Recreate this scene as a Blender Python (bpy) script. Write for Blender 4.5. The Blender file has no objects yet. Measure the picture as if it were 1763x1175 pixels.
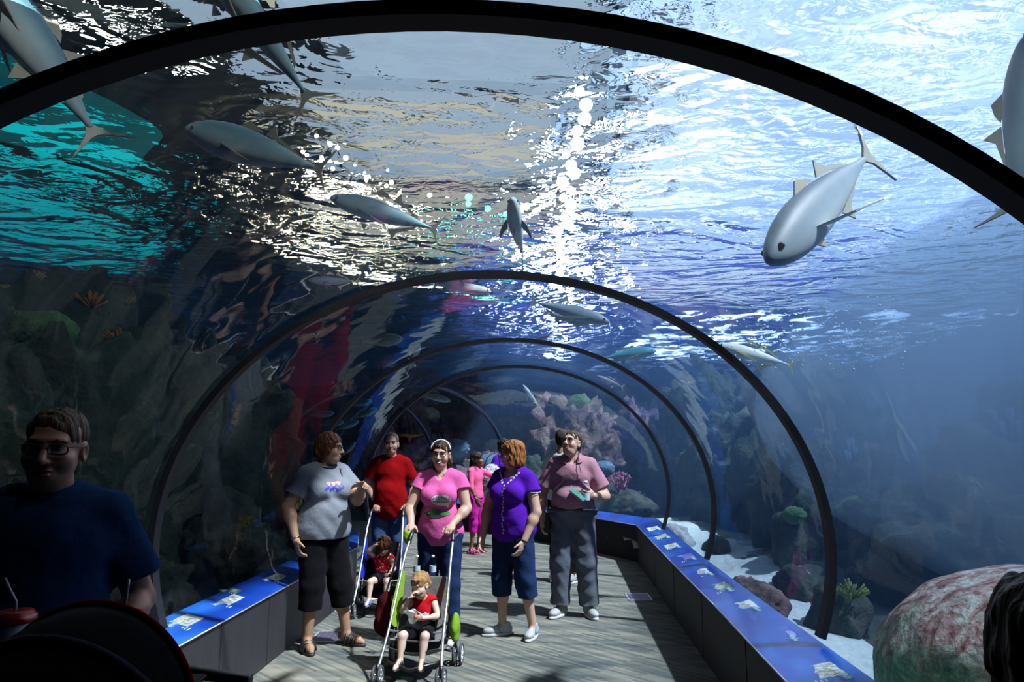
import bpy, bmesh, math, random
import numpy as np
from mathutils import Vector, Matrix, Euler
from mathutils.bvhtree import BVHTree
random.seed(7)
rng = np.random.RandomState(11)
PI = math.pi
C = bpy.context.scene.collection
scn = bpy.context.scene

# ------------------------------------------------------------------ camera
IMW, IMH, FPX = 1763.0, 1175.0, 1175.0
PITCH, YAW, EYE = 0.152, 0.042, 1.65
cam_d = bpy.data.cameras.new('camera'); cam = bpy.data.objects.new('camera', cam_d); C.objects.link(cam)
cam_d.sensor_width = 36.0; cam_d.lens = 36.0 * FPX / IMW
cam.location = (0, 0, EYE); cam.rotation_euler = (PI/2 + PITCH, 0, YAW)
cam_d.clip_start = 0.05; cam_d.clip_end = 200
scn.camera = cam

# ------------------------------------------------------------------ view, world, sun
scn.view_settings.view_transform = 'Standard'
scn.view_settings.look = 'None'
scn.view_settings.gamma = 1.0
scn.view_settings.exposure = 0.0
scn.view_settings.use_curve_mapping = False
cy = scn.cycles
cy.max_bounces = 10; cy.transparent_max_bounces = 24
cy.diffuse_bounces = 2; cy.glossy_bounces = 3; cy.transmission_bounces = 4; cy.volume_bounces = 0
cy.caustics_reflective = False; cy.caustics_refractive = False
cy.sample_clamp_indirect = 4.0
cy.use_denoising = True
try:
    cy.volume_step_rate = 4.0; cy.volume_max_steps = 64
except Exception: pass

def nd(nt, t, x=0, **kw):
    n = nt.nodes.new(t)
    for k, v in kw.items():
        if k.startswith('i_'):
            key = k[2:]
            n.inputs[int(key) if key.isdigit() else key.replace('_', ' ')].default_value = v
        else: setattr(n, k, v)
    return n

world = bpy.data.worlds.new('sky'); scn.world = world; world.use_nodes = True
wn = world.node_tree; wn.nodes.clear()
w_out = nd(wn, 'ShaderNodeOutputWorld'); w_bg = nd(wn, 'ShaderNodeBackground')
w_tc = nd(wn, 'ShaderNodeTexCoord')
w_no = nd(wn, 'ShaderNodeTexNoise'); w_no.inputs['Scale'].default_value = 5.0; w_no.inputs['Detail'].default_value = 4
w_cr = nd(wn, 'ShaderNodeValToRGB')
w_cr.color_ramp.elements[0].position = 0.38; w_cr.color_ramp.elements[0].color = (0.33, 0.46, 0.76, 1)
w_cr.color_ramp.elements[1].position = 0.60; w_cr.color_ramp.elements[1].color = (0.92, 0.95, 1.0, 1)
e_ = w_cr.color_ramp.elements.new(0.5); e_.color = (0.56, 0.73, 0.92, 1)
wn.links.new(w_tc.outputs['Generated'], w_no.inputs['Vector'])
wn.links.new(w_no.outputs['Fac'], w_cr.inputs['Fac'])
wn.links.new(w_cr.outputs['Color'], w_bg.inputs['Color'])
w_bg.inputs['Strength'].default_value = 1.7
wn.links.new(w_bg.outputs[0], w_out.inputs['Surface'])

sun_d = bpy.data.lights.new('sun', 'SUN'); sun = bpy.data.objects.new('sun', sun_d); C.objects.link(sun)
sun_d.energy = 62.0; sun_d.angle = math.radians(1.6); sun_d.color = (0.97, 0.98, 1.0)
SUN_DIR = Vector((-0.48, 0.25, -0.84)).normalized()      # the way its light travels
sun.rotation_euler = SUN_DIR.to_track_quat('-Z', 'Y').to_euler()

hl_d = bpy.data.lights.new('added_spotlight', 'SPOT'); hl = bpy.data.objects.new('added_spotlight', hl_d); C.objects.link(hl)  # added spot without a fixture, brightens the fish and the man in navy
hl_d.energy = 3500.0; hl_d.spot_size = math.radians(44); hl_d.spot_blend = 0.5; hl_d.shadow_soft_size = 0.12; hl_d.color = (1.0, 0.96, 0.88)
hl.location = (1.2, 1.0, 6.8); hl.rotation_euler = (Vector((-1.7, 3.5, 3.2))-Vector((1.2, 1.0, 6.8))).to_track_quat('-Z', 'Y').to_euler()

hm_d = bpy.data.lights.new('added_spotlight', 'SPOT'); hm = bpy.data.objects.new('added_spotlight', hm_d); C.objects.link(hm)  # second added spot, brightens the boulder's front and the near sand
hm_d.energy = 5200.0; hm_d.spot_size = math.radians(27); hm_d.spot_blend = 0.6; hm_d.shadow_soft_size = 0.12; hm_d.color = (0.95, 1.0, 0.92)
hm.location = (1.1, 0.6, 6.8); hm.rotation_euler = (Vector((2.75, 4.1, 0.4))-Vector((1.1, 0.6, 6.8))).to_track_quat('-Z', 'Y').to_euler()

# ------------------------------------------------------------------ naming and tagging
def tag(o, label=None, cat=None, group=None, kind=None):
    if label: o['label'] = label
    if cat: o['category'] = cat
    if group: o['group'] = group
    if kind: o['kind'] = kind
    return o
def empty(name, loc=(0, 0, 0), rotz=0.0, label=None, cat=None, group=None):
    o = bpy.data.objects.new(name, None); C.objects.link(o)
    o.location = loc; o.rotation_euler = (0, 0, rotz); o.empty_display_size = 0.1
    return tag(o, label, cat, group)
def mesh_obj(name, verts, faces, mat, parent=None, smooth=True, mats=None, fmat=None):
    me = bpy.data.meshes.new(name)
    if isinstance(verts, np.ndarray): verts = verts.tolist()
    if isinstance(faces, np.ndarray): faces = faces.tolist()
    me.from_pydata(verts, [], faces)
    for m in (mats or [mat]): me.materials.append(m)
    if fmat is not None: me.polygons.foreach_set('material_index', np.asarray(fmat, dtype=np.int32))
    me.polygons.foreach_set('use_smooth', [smooth] * len(me.polygons))
    me.update()
    o = bpy.data.objects.new(name, me); C.objects.link(o)
    if parent: o.parent = parent
    return o
def bm_obj(name, bm, mat, parent=None, smooth=False, mats=None):
    me = bpy.data.meshes.new(name); bm.normal_update(); bm.to_mesh(me); bm.free()
    for m in (mats or [mat]): me.materials.append(m)
    me.polygons.foreach_set('use_smooth', [smooth] * len(me.polygons))
    o = bpy.data.objects.new(name, me); C.objects.link(o)
    if parent: o.parent = parent
    return o
def bbox_bm(bm, lo, hi, bev=0.0, rot=None, mi=0):
    r = bmesh.ops.create_cube(bm, size=1.0)
    vs = r['verts']
    lo = Vector(lo); hi = Vector(hi); c = (lo+hi)/2; s = hi-lo
    for v in vs:
        v.co = Vector((v.co.x*s.x, v.co.y*s.y, v.co.z*s.z))
        if rot: v.co = rot @ v.co
        v.co += c
    fs = list({f for v in vs for f in v.link_faces})
    for f in fs: f.material_index = mi
    if bev > 0:
        es = list({e for v in vs for e in v.link_edges})
        bmesh.ops.bevel(bm, geom=es, offset=bev, segments=2, affect='EDGES')
    return bm
def tube(pts, rad, n=10, closed=False, caps=True):
    """verts, faces of a tube through pts; rad a number or one per point"""
    P = [Vector(p) for p in pts]; m = len(P)
    R = rad if hasattr(rad, '__len__') else [rad]*m
    V = []; F = []; up = None
    for i in range(m):
        a = P[(i-1) % m] if (closed or i > 0) else P[i]; b = P[(i+1) % m] if (closed or i < m-1) else P[i]
        t = (b-a).normalized()
        if up is None:
            up = Vector((0, 0, 1)) if abs(t.z) < 0.9 else Vector((1, 0, 0))
        x = t.cross(up).normalized(); y = x.cross(t).normalized(); up = y
        for k in range(n):
            an = 2*PI*k/n
            V.append(tuple(P[i] + x*(R[i]*math.cos(an)) + y*(R[i]*math.sin(an))))
    for i in range(m if closed else m-1):
        j = (i+1) % m
        for k in range(n):
            F.append((i*n+k, i*n+(k+1) % n, j*n+(k+1) % n, j*n+k))
    if caps and not closed:
        F.append(tuple(range(n-1, -1, -1))); F.append(tuple((m-1)*n+k for k in range(n)))
    return V, F
def uv_ball(c, r, n=10, m=7, flat=None):
    V = []; F = []
    for i in range(m+1):
        th = PI*i/m
        for j in range(n): V.append((c[0]+r*math.sin(th)*math.cos(2*PI*j/n), c[1]+r*math.sin(th)*math.sin(2*PI*j/n), c[2]+r*math.cos(th)))
    for i in range(m):
        for j in range(n): F.append((i*n+j, (i+1)*n+j, (i+1)*n+(j+1) % n, i*n+(j+1) % n))
    return V, F
def merge(*vf):
    V = []; F = []
    for v, f in vf:
        o = len(V); V += list(v); F += [tuple(i+o for i in q) for q in f]
    return V, F
def spline(pts, n=8):
    """Catmull-Rom through pts"""
    P = [np.array(p, float) for p in pts]; P = [2*P[0]-P[1]] + P + [2*P[-1]-P[-2]]
    out = []
    for i in range(1, len(P)-2):
        for k in range(n):
            t = k/n
            out.append(0.5*((2*P[i]) + (-P[i-1]+P[i+1])*t + (2*P[i-1]-5*P[i]+4*P[i+1]-P[i+2])*t*t + (-P[i-1]+3*P[i]-3*P[i+1]+P[i+2])*t**3))
    out.append(P[-2]); return [tuple(p) for p in out]

# ------------------------------------------------------------------ materials
def principled(name, col, rough=0.6, metal=0.0, spec=0.5, **kw):
    m = bpy.data.materials.new(name); m.use_nodes = True
    b = m.node_tree.nodes['Principled BSDF']
    b.inputs['Base Color'].default_value = (*col, 1); b.inputs['Roughness'].default_value = rough
    b.inputs['Metallic'].default_value = metal; b.inputs['Specular IOR Level'].default_value = spec
    for k, v in kw.items(): b.inputs[k.replace('_', ' ')].default_value = v
    return m
def add_bump(m, scale=20.0, strength=0.3, dist=0.01, detail=4, tex='NOISE', stretch=(1, 1, 1)):
    nt = m.node_tree; b = nt.nodes['Principled BSDF']
    tc = nd(nt, 'ShaderNodeTexCoord'); mp = nd(nt, 'ShaderNodeMapping'); mp.inputs['Scale'].default_value = stretch
    t = nd(nt, 'ShaderNodeTexNoise' if tex == 'NOISE' else 'ShaderNodeTexVoronoi'); t.inputs['Scale'].default_value = scale
    if tex == 'NOISE': t.inputs['Detail'].default_value = detail
    bp = nd(nt, 'ShaderNodeBump'); bp.inputs['Strength'].default_value = strength; bp.inputs['Distance'].default_value = dist
    nt.links.new(tc.outputs['Object'], mp.inputs['Vector']); nt.links.new(mp.outputs[0], t.inputs['Vector'])
    nt.links.new(t.outputs['Fac' if tex == 'NOISE' else 'Distance'], bp.inputs['Height']); nt.links.new(bp.outputs[0], b.inputs['Normal'])
    return m
def noise_col(m, stops, scale=3.0, detail=5, rough=0.6, stretch=(1, 1, 1), dist=0.0, seed=0):
    nt = m.node_tree; b = nt.nodes['Principled BSDF']
    tc = nd(nt, 'ShaderNodeTexCoord'); mp = nd(nt, 'ShaderNodeMapping'); mp.inputs['Scale'].default_value = stretch
    mp.inputs['Location'].default_value = (seed*3.1, seed*1.7, seed)
    t = nd(nt, 'ShaderNodeTexNoise'); t.inputs['Scale'].default_value = scale; t.inputs['Detail'].default_value = detail
    t.inputs['Roughness'].default_value = rough; t.inputs['Distortion'].default_value = dist
    cr = nd(nt, 'ShaderNodeValToRGB'); els = cr.color_ramp.elements
    while len(els) > 1: els.remove(els[-1])
    els[0].position = stops[0][0]; els[0].color = (*stops[0][1], 1)
    for p, c in stops[1:]:
        e = els.new(p); e.color = (*c, 1)
    nt.links.new(tc.outputs['Object'], mp.inputs['Vector']); nt.links.new(mp.outputs[0], t.inputs['Vector'])
    nt.links.new(t.outputs['Fac'], cr.inputs['Fac']); nt.links.new(cr.outputs['Color'], b.inputs['Base Color'])
    return m
def cloth(name, col, var=0.12, scale=9.0, bump=0.5):
    m = principled(name, col, 0.95, spec=0.04)
    dk = tuple(c*(1-var) for c in col); lt = tuple(min(1, c*(1+var)) for c in col)
    noise_col(m, [(0.35, dk), (0.65, lt)], scale=180, detail=2)
    return add_bump(m, scale, bump, 0.025, 3)
def emit(name, col, s):
    m = bpy.data.materials.new(name); m.use_nodes = True; nt = m.node_tree; nt.nodes.clear()
    o = nd(nt, 'ShaderNodeOutputMaterial'); e = nd(nt, 'ShaderNodeEmission')
    e.inputs['Color'].default_value = (*col, 1); e.inputs['Strength'].default_value = s
    nt.links.new(e.outputs[0], o.inputs['Surface']); return m
# ================================================================== THE SETTING
RH, RV, CX, CZ = 1.93, 1.59, -0.32, 1.09
A0 = math.asin((0.57-CZ)/RV)
def station(x, y, h): return (x, y, math.radians(h))
STN = [station(CX, -3.0, 0), station(CX, 1.48, 0), station(CX, 3.97, 0), station(CX, 6.54, 0), station(CX, 8.8, 0),
       station(-1.95, 11.75, 47), station(-3.45, 13.25, 52), station(-5.6, 14.5, 66)]
def ell(st, a, grow=0.0):
    x, y, h = st
    q = (RH+grow)*math.cos(a); z = CZ + (RV+grow)*math.sin(a)
    return (x+q*math.cos(h), y+q*math.sin(h), z)
def interp(k, n):
    a, b = STN[k], STN[k+1]; out = []
    ta = Vector((-math.sin(a[2]), math.cos(a[2]))); tb = Vector((-math.sin(b[2]), math.cos(b[2])))
    p0, p3 = Vector(a[:2]), Vector(b[:2]); L = (p3-p0).length/3; p1 = p0+ta*L; p2 = p3-tb*L
    for i in range(n+1):
        t = i/n; p = p0*(1-t)**3+p1*3*t*(1-t)**2+p2*3*t*t*(1-t)+p3*t**3
        out.append((p.x, p.y, a[2]+(b[2]-a[2])*(t*t*(3-2*t))))
    return out

# -- clear acrylic of the tunnel: reflects by its angle, lets the rest through
def glass_mat(name, ior=1.45, tint=(0.93, 0.97, 1.0), bump=0.02):
    m = bpy.data.materials.new(name); m.use_nodes = True; nt = m.node_tree; nt.nodes.clear()
    o = nd(nt, 'ShaderNodeOutputMaterial'); mx = nd(nt, 'ShaderNodeMixShader'); tr = nd(nt, 'ShaderNodeBsdfTransparent')
    gl = nd(nt, 'ShaderNodeBsdfGlossy'); lw = nd(nt, 'ShaderNodeLayerWeight')
    lw.inputs['Blend'].default_value = 0.5; pw = nd(nt, 'ShaderNodeMath', operation='POWER'); pw.inputs[1].default_value = 5.0
    fr = nd(nt, 'ShaderNodeMath', operation='MULTIPLY_ADD'); fr.inputs[1].default_value = 0.38; fr.inputs[2].default_value = 0.015
    nt.links.new(lw.outputs['Facing'], pw.inputs[0]); nt.links.new(pw.outputs[0], fr.inputs[0])
    gl.inputs['Roughness'].default_value = 0.015
    tr.inputs['Color'].default_value = (*tint, 1)
    tc = nd(nt, 'ShaderNodeTexCoord'); no = nd(nt, 'ShaderNodeTexNoise'); no.inputs['Scale'].default_value = 1.6; no.inputs['Detail'].default_value = 2
    bp = nd(nt, 'ShaderNodeBump'); bp.inputs['Strength'].default_value = bump; bp.inputs['Distance'].default_value = 0.5
    nt.links.new(tc.outputs['Object'], no.inputs['Vector']); nt.links.new(no.outputs['Fac'], bp.inputs['Height'])
    nt.links.new(bp.outputs[0], gl.inputs['Normal'])
    nt.links.new(fr.outputs[0], mx.inputs[0]); nt.links.new(tr.outputs[0], mx.inputs[1]); nt.links.new(gl.outputs[0], mx.inputs[2])
    nt.links.new(mx.outputs[0], o.inputs['Surface']); return m
M_glass = glass_mat('tunnel_acrylic')
NA = 48
def arc_angles(n=NA, a0=None): a0 = A0 if a0 is None else a0; return [a0 + (PI-2*a0)*i/n for i in range(n+1)]
win_n = 0
for k in range(len(STN)-1):
    sts = interp(k, 6 if k < 4 else 10)
    V = []; F = []
    for st in sts:
        for a in arc_angles(): V.append(ell(st, a))
    m = NA+1
    for i in range(len(sts)-1):
        for j in range(NA):
            F.append((i*m+j, (i+1)*m+j, (i+1)*m+j+1, i*m+j+1))
    win_n += 1
    tag(mesh_obj('window_%d' % win_n, V, F, M_glass), kind='structure')

# -- black ribs over the joints of the acrylic
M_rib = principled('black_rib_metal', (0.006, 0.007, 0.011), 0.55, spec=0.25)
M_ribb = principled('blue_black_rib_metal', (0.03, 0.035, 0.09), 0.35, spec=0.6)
ribs = ['widest black rib arching over the near end of the tunnel', 'tall black rib arching around the people, down to the ledge beside the boulder',
        'black rib arching just behind the standing group', 'thin black rib where the tunnel starts to turn',
        'thin blue-black rib beyond the turn, behind the red-haired woman', 'farthest thin blue-black rib, behind the man in red']
for k in range(1, 7):
    st = STN[k]; V = []; F = []
    g0, wy = (-0.035, 0.034)
    prof = [(g0, -wy), (g0, wy), (0.0, wy+0.006), (0.0, -wy-0.006)]
    fwd = (-math.sin(st[2]), math.cos(st[2]))
    AA = arc_angles(72, A0+0.03)
    for a in AA:
        for g, w in prof:
            p = ell(st, a, g); V.append((p[0]+fwd[0]*w, p[1]+fwd[1]*w, p[2]))
    for i in range(len(AA)-1):
        for j in range(4):
            F.append((i*4+j, i*4+(j+1) % 4, (i+1)*4+(j+1) % 4, (i+1)*4+j))
    F.append((3, 2, 1, 0)); F.append(tuple(len(V)-4+j for j in range(4)))
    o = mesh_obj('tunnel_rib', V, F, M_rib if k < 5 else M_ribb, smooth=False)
    tag(o, ribs[k-1], 'rib', 'ribs of the acrylic tunnel')
    bm = bmesh.new(); bm.from_mesh(o.data); bmesh.ops.recalc_face_normals(bm, faces=bm.faces)
    bm.to_mesh(o.data); bm.free()

# -- carpet
M_carpet = principled('striped_grey_carpet', (0.2, 0.21, 0.2), 0.95, spec=0.1)
nt = M_carpet.node_tree; b = nt.nodes['Principled BSDF']
tc = nd(nt, 'ShaderNodeTexCoord'); mp = nd(nt, 'ShaderNodeMapping'); mp.inputs['Rotation'].default_value = (0, 0, math.radians(42))
br = nd(nt, 'ShaderNodeTexBrick'); br.offset = 0.37
br.inputs['Scale'].default_value = 1.0; br.inputs['Brick Width'].default_value = 0.75; br.inputs['Row Height'].default_value = 0.028
br.inputs['Mortar Size'].default_value = 0.0; br.inputs['Color1'].default_value = (0.27, 0.265, 0.225, 1); br.inputs['Color2'].default_value = (0.10, 0.12, 0.125, 1)
br.inputs['Mortar'].default_value = (0.07, 0.08, 0.09, 1); br.inputs['Bias'].default_value = -0.1
no = nd(nt, 'ShaderNodeTexNoise'); no.inputs['Scale'].default_value = 2.6; no.inputs['Detail'].default_value = 4
mp2 = nd(nt, 'ShaderNodeMapping'); mp2.inputs['Rotation'].default_value = (0, 0, math.radians(42)); mp2.inputs['Scale'].default_value = (0.5, 3, 1)
cr = nd(nt, 'ShaderNodeValToRGB'); cr.color_ramp.elements[0].position = 0.33; cr.color_ramp.elements[0].color = (0.55, 0.60, 0.66, 1)
cr.color_ramp.elements[1].position = 0.68; cr.color_ramp.elements[1].color = (1.25, 1.2, 1.1, 1)
mul = nd(nt, 'ShaderNodeMix', data_type='RGBA', blend_type='MULTIPLY'); mul.inputs[0].default_value = 1.0
nt.links.new(tc.outputs['Object'], mp.inputs['Vector']); nt.links.new(mp.outputs[0], br.inputs['Vector'])
nt.links.new(tc.outputs['Object'], mp2.inputs['Vector']); nt.links.new(mp2.outputs[0], no.inputs['Vector'])
nt.links.new(no.outputs['Fac'], cr.inputs['Fac'])
nt.links.new(br.outputs['Color'], mul.inputs[6]); nt.links.new(cr.outputs['Color'], mul.inputs[7]); nt.links.new(mul.outputs[2], b.inputs['Base Color'])
no2 = nd(nt, 'ShaderNodeTexNoise'); no2.inputs['Scale'].default_value = 220
bp = nd(nt, 'ShaderNodeBump'); bp.inputs['Strength'].default_value = 0.5; bp.inputs['Distance'].default_value = 0.01
nt.links.new(tc.outputs['Object'], no2.inputs['Vector']); nt.links.new(no2.outputs['Fac'], bp.inputs['Height']); nt.links.new(bp.outputs[0], b.inputs['Normal'])
tag(mesh_obj('floor', [(-9, -4, 0), (2.2, -4, 0), (2.2, 17, 0), (-9, 17, 0)], [(0, 1, 2, 3)], M_carpet, smooth=False), kind='structure')

# -- the two ledges with picture panels (polylines: inner edge and outer edge of the top)
M_base = principled('black_laminate', (0.008, 0.008, 0.010), 0.65, spec=0.25)
M_basel = noise_col(principled('grey_wood_laminate', (0.1, 0.1, 0.11), 0.6), [(0.3, (0.012, 0.012, 0.015)), (0.7, (0.024, 0.024, 0.028))], scale=6, stretch=(0.4, 6, 0.3), detail=6)
M_lip = principled('pale_metal_edging', (0.5, 0.47, 0.48), 0.35, metal=0.6)
M_panel = principled('blue_graphic_panel', (0.02, 0.09, 0.4), 0.22, spec=0.6)
noise_col(M_panel, [(0.3, (0.006, 0.020, 0.20)), (0.5, (0.010, 0.060, 0.40)), (0.7, (0.03, 0.18, 0.62))], scale=0.9, detail=2, stretch=(2.5, 1, 1))
R_IN = [(1.10, -2.9), (1.19, 3.4), (1.25, 5.2), (1.29, 7.1), (1.375, 10.2), (0.80, 11.17), (-0.55, 12.95), (-2.5, 14.45), (-4.7, 15.9)]
R_OUT = [(1.52, -2.9), (1.52, 3.4), (1.53, 5.2), (1.56, 7.1), (1.70, 10.3), (1.05, 11.4), (-0.40, 13.2), (-2.35, 14.75), (-4.6, 16.2)]
L_IN = [(-2.09, -2.9), (-2.09, 4.0), (-2.09, 7.9), (-2.45, 9.3), (-3.55, 10.7), (-5.3, 12.2)]
L_OUT = [(-2.36, -2.9), (-2.36, 4.0), (-2.36, 8.0), (-2.75, 9.45), (-3.75, 10.9), (-5.4, 12.4)]
def ledge(name, inn, out, label, side, zi=0.515, zo=0.585, mb=None):
    root = empty(name, (0, 0, 0), 0, label, 'ledge')
    n = len(inn); V = []; F = []
    for (a, c) in zip(inn, out): V += [(a[0], a[1], 0), (a[0], a[1], zi-0.012), (c[0], c[1], zo-0.012), (c[0], c[1], 0)]
    for i in range(n-1):
        for j in range(4): F.append((i*4+j, i*4+(j+1) % 4, i*4+4+(j+1) % 4, i*4+4+j))
    F.append((0, 1, 2, 3)); F.append(tuple(4*n-4+j for j in (3, 2, 1, 0)))
    mesh_obj('ledge_base', V, F, mb or M_base, root, smooth=False)
    V = []; F = []
    for (a, c) in zip(inn, out):
        d = Vector((c[0]-a[0], c[1]-a[1])).normalized()*0.012
        V += [(a[0]-d.x, a[1]-d.y, zi-0.012), (a[0]-d.x, a[1]-d.y, zi+0.001), (c[0], c[1], zo), (c[0], c[1], zo-0.012)]
    for i in range(n-1):
        for j in range(4): F.append((i*4+j, i*4+(j+1) % 4, i*4+4+(j+1) % 4, i*4+4+j))
    F.append((0, 1, 2, 3)); F.append(tuple(4*n-4+j for j in (3, 2, 1, 0)))
    mesh_obj('graphic_panel', V, F, M_panel, root, smooth=False)
    vf = []
    for i in range(n-1):
        a, c = Vector((*inn[i], zi-0.002)), Vector((*inn[i+1], zi-0.002))
        s = side*0.013
        vf.append(tube([a+Vector((s, 0, 0)), c+Vector((s, 0, 0))], 0.005, 6))
    V, F = merge(*vf); mesh_obj('edge_strip', V, F, M_lip, root)
    return root
led_r = ledge('picture_ledge', R_IN, R_OUT, 'low black ledge with blue fish-picture panels along the sandy side of the tunnel', -1)
led_l = ledge('picture_ledge', L_IN, L_OUT, 'low ledge with blue fish-picture panels behind the man in the navy shirt', 1, mb=M_basel)

# seams down the ledge fronts
M_seam = principled('dark_seam', (0.002, 0.002, 0.002), 0.8)
def at_line(line, y):
    for a, c in zip(line, line[1:]):
        if a[1] <= y <= c[1] and c[1] > a[1]:
            t = (y-a[1])/(c[1]-a[1]); return a[0]+(c[0]-a[0])*t
    return line[-1][0]
for rt, inn, s, ys in ((led_r, R_IN, -1, [3.2, 4.4, 5.7, 7.0, 8.4]), (led_l, L_IN, 1, [3.1, 3.8, 4.6, 5.4, 6.2, 7.0])):
    for y in ys:
        x = at_line(inn, y); bm = bmesh.new()
        bbox_bm(bm, (x-0.004, y-0.004, 0.01), (x+0.004, y+0.004, 0.495)); bm_obj('panel_seam', bm, M_seam, rt)

# pictures and lines of small text on the panels
M_white_ink = principled('white_ink', (0.55, 0.78, 0.85), 0.5)
def panel_quad(inn, out, y, t0, t1, half, zoff=0.0025, zi=0.515, zo=0.585, skew=0.0):
    def p(yy, t):
        xi, xo = at_line(inn, yy), at_line(out, yy)
        return Vector((xi+(xo-xi)*t, yy, zi+(zo-zi)*t+zoff))
    return [p(y-half+skew, t0), p(y+half+skew, t0), p(y+half-skew, t1), p(y-half-skew, t1)]
def pic_mat(name, stops, sc): 
    m = principled(name, stops[0][1], 0.3); return noise_col(m, stops, scale=sc, detail=5, seed=hash_i(name))
def hash_i(s): return sum(ord(c)*(i+1) for i, c in enumerate(s)) % 17
PICS = {'grey': [(0.35, (0.10, 0.12, 0.10)), (0.5, (0.55, 0.55, 0.50)), (0.65, (0.9, 0.9, 0.85))],
        'white': [(0.3, (0.12, 0.18, 0.2)), (0.45, (0.85, 0.88, 0.85)), (0.7, (0.95, 0.95, 0.9))],
        'violet': [(0.35, (0.05, 0.03, 0.35)), (0.5, (0.14, 0.12, 0.55)), (0.66, (0.45, 0.6, 0.9))],
        'green': [(0.35, (0.02, 0.06, 0.03)), (0.55, (0.12, 0.2, 0.08)), (0.68, (0.5, 0.55, 0.4))],
        'sand': [(0.35, (0.3, 0.25, 0.15)), (0.5, (0.7, 0.6, 0.4)), (0.66, (0.2, 0.4, 0.6))]}
PM = {k: pic_mat('picture_'+k, v, 30 if k != 'violet' else 22) for k, v in PICS.items()}
def ragged(q, n=7, amp=0.12, seed=1):
    """an uneven cut-out outline inside the quad q"""
    r = random.Random(seed); c = sum(q, Vector())/4; pts = []
    for i in range(4):
        a, b_ = q[i], q[(i+1) % 4]
        for k in range(n):
            p = a.lerp(b_, k/n); pts.append(p.lerp(c, r.random()*amp))
    return pts
M_fishw = noise_col(principled('printed_pale_fish', (0.6, 0.62, 0.58), 0.4), [(0.4, (0.20, 0.24, 0.22)), (0.6, (0.66, 0.70, 0.64))], scale=40)
def picture(root, inn, out, y, t0, t1, half, kind, label, fish=True, seed=1, script=None, side=1):
    q = panel_quad(inn, out, y, t0, t1, half)
    pts = ragged(q, 7, 0.10, seed)
    o = mesh_obj('fish_picture', [tuple(p) for p in pts], [tuple(range(len(pts)))], PM[kind], root, smooth=False); o['label'] = label
    if fish:
        c = sum(q, Vector())/4; ax = (q[1]-q[0])*0.42; bx = (q[2]-q[1])*0.26; V = []
        for k in range(20):
            a = 2*PI*k/20; w = math.cos(a)
            V.append(tuple(c + ax*w*0.8 + bx*math.sin(a)*(1 if w < 0.2 else 0.7) + Vector((0, 0, 0.001))))
        F = [tuple(range(20))]; k = len(V)
        V += [tuple(c+ax*0.7+Vector((0, 0, .001))), tuple(c+ax*1.1+bx*0.9+Vector((0, 0, .001))), tuple(c+ax*0.95+Vector((0, 0, .001))), tuple(c+ax*1.1-bx*0.9+Vector((0, 0, .001)))]
        F.append((k, k+1, k+2, k+3))
        mesh_obj('printed_fish', V, F, M_fishw, o, smooth=False)
    # lines of print, and the name in a flowing hand
    V = []; F = []
    for j in range(3):
        ta = t0 + 0.02 + j*0.07
        qq = panel_quad(inn, out, y-half*1.25-0.02*0, ta-0.012, ta+0.012, half*(0.26-0.05*j), 0.003)
        k = len(V); V += [tuple(p) for p in qq]; F.append((k, k+1, k+2, k+3))
    mesh_obj('caption', V, F, M_white_ink, root, smooth=False)
    r = random.Random(seed+5); pts = []
    for j in range(26):
        tt = min(1.0, t0+0.42)-0.0 + 0.09*math.sin(j*2.3+seed)*(0.6+r.random()*0.8)
        yy = y-half*1.15 - (j/25-0.5)*half*1.0
        xi, xo = at_line(inn, yy), at_line(out, yy); pts.append((xi+(xo-xi)*tt, yy, 0.515+0.07*tt+0.0035))
    V, F = tube(pts, 0.0014, 4); mesh_obj('fish_name', V, F, M_white_ink, root)
for (y, t0, t1, h, k, lab) in [
        (3.62, 0.30, 0.80, 0.10, 'grey', 'grey spotted fish picture nearest the camera'), (4.28, 0.25, 0.82, 0.11, 'violet', 'violet jellyfish-like picture'),
        (5.0, 0.25, 0.8, 0.12, 'white', 'three pale photographs'), (5.65, 0.2, 0.75, 0.13, 'green', 'white fish with yellow tail on dark green'),
        (6.3, 0.2, 0.7, 0.13, 'white', 'white ray-like picture'), (7.1, 0.25, 0.8, 0.15, 'violet', 'violet and black fish picture'),
        (7.9, 0.2, 0.7, 0.14, 'white', 'pale fish picture on violet'), (8.7, 0.2, 0.7, 0.15, 'sand', 'brown fish picture'), (9.5, 0.2, 0.7, 0.16, 'white', 'small white fish picture')]:
    picture(led_r, R_IN, R_OUT, y, t0, t1, h, k, lab, seed=int(y*10), fish=(k in ('grey', 'green', 'white')))
for (y, t0, t1, h, k, lab) in [(4.45, 0.25, 0.8, 0.11, 'sand', 'ray picture on blue'), (5.05, 0.2, 0.7, 0.13, 'grey', 'mottled crab picture'), (5.25, 0.65, 0.95, 0.06, 'green', 'small dark fish picture'),
                               (3.85, 0.3, 0.7, 0.08, 'violet', 'blue picture'), (5.9, 0.2, 0.7, 0.12, 'white', 'pale fish picture')]:
    picture(led_l, L_IN, L_OUT, y, t0, t1, h, k, lab, seed=int(y*10)+3, fish=(k != 'grey'))

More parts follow.
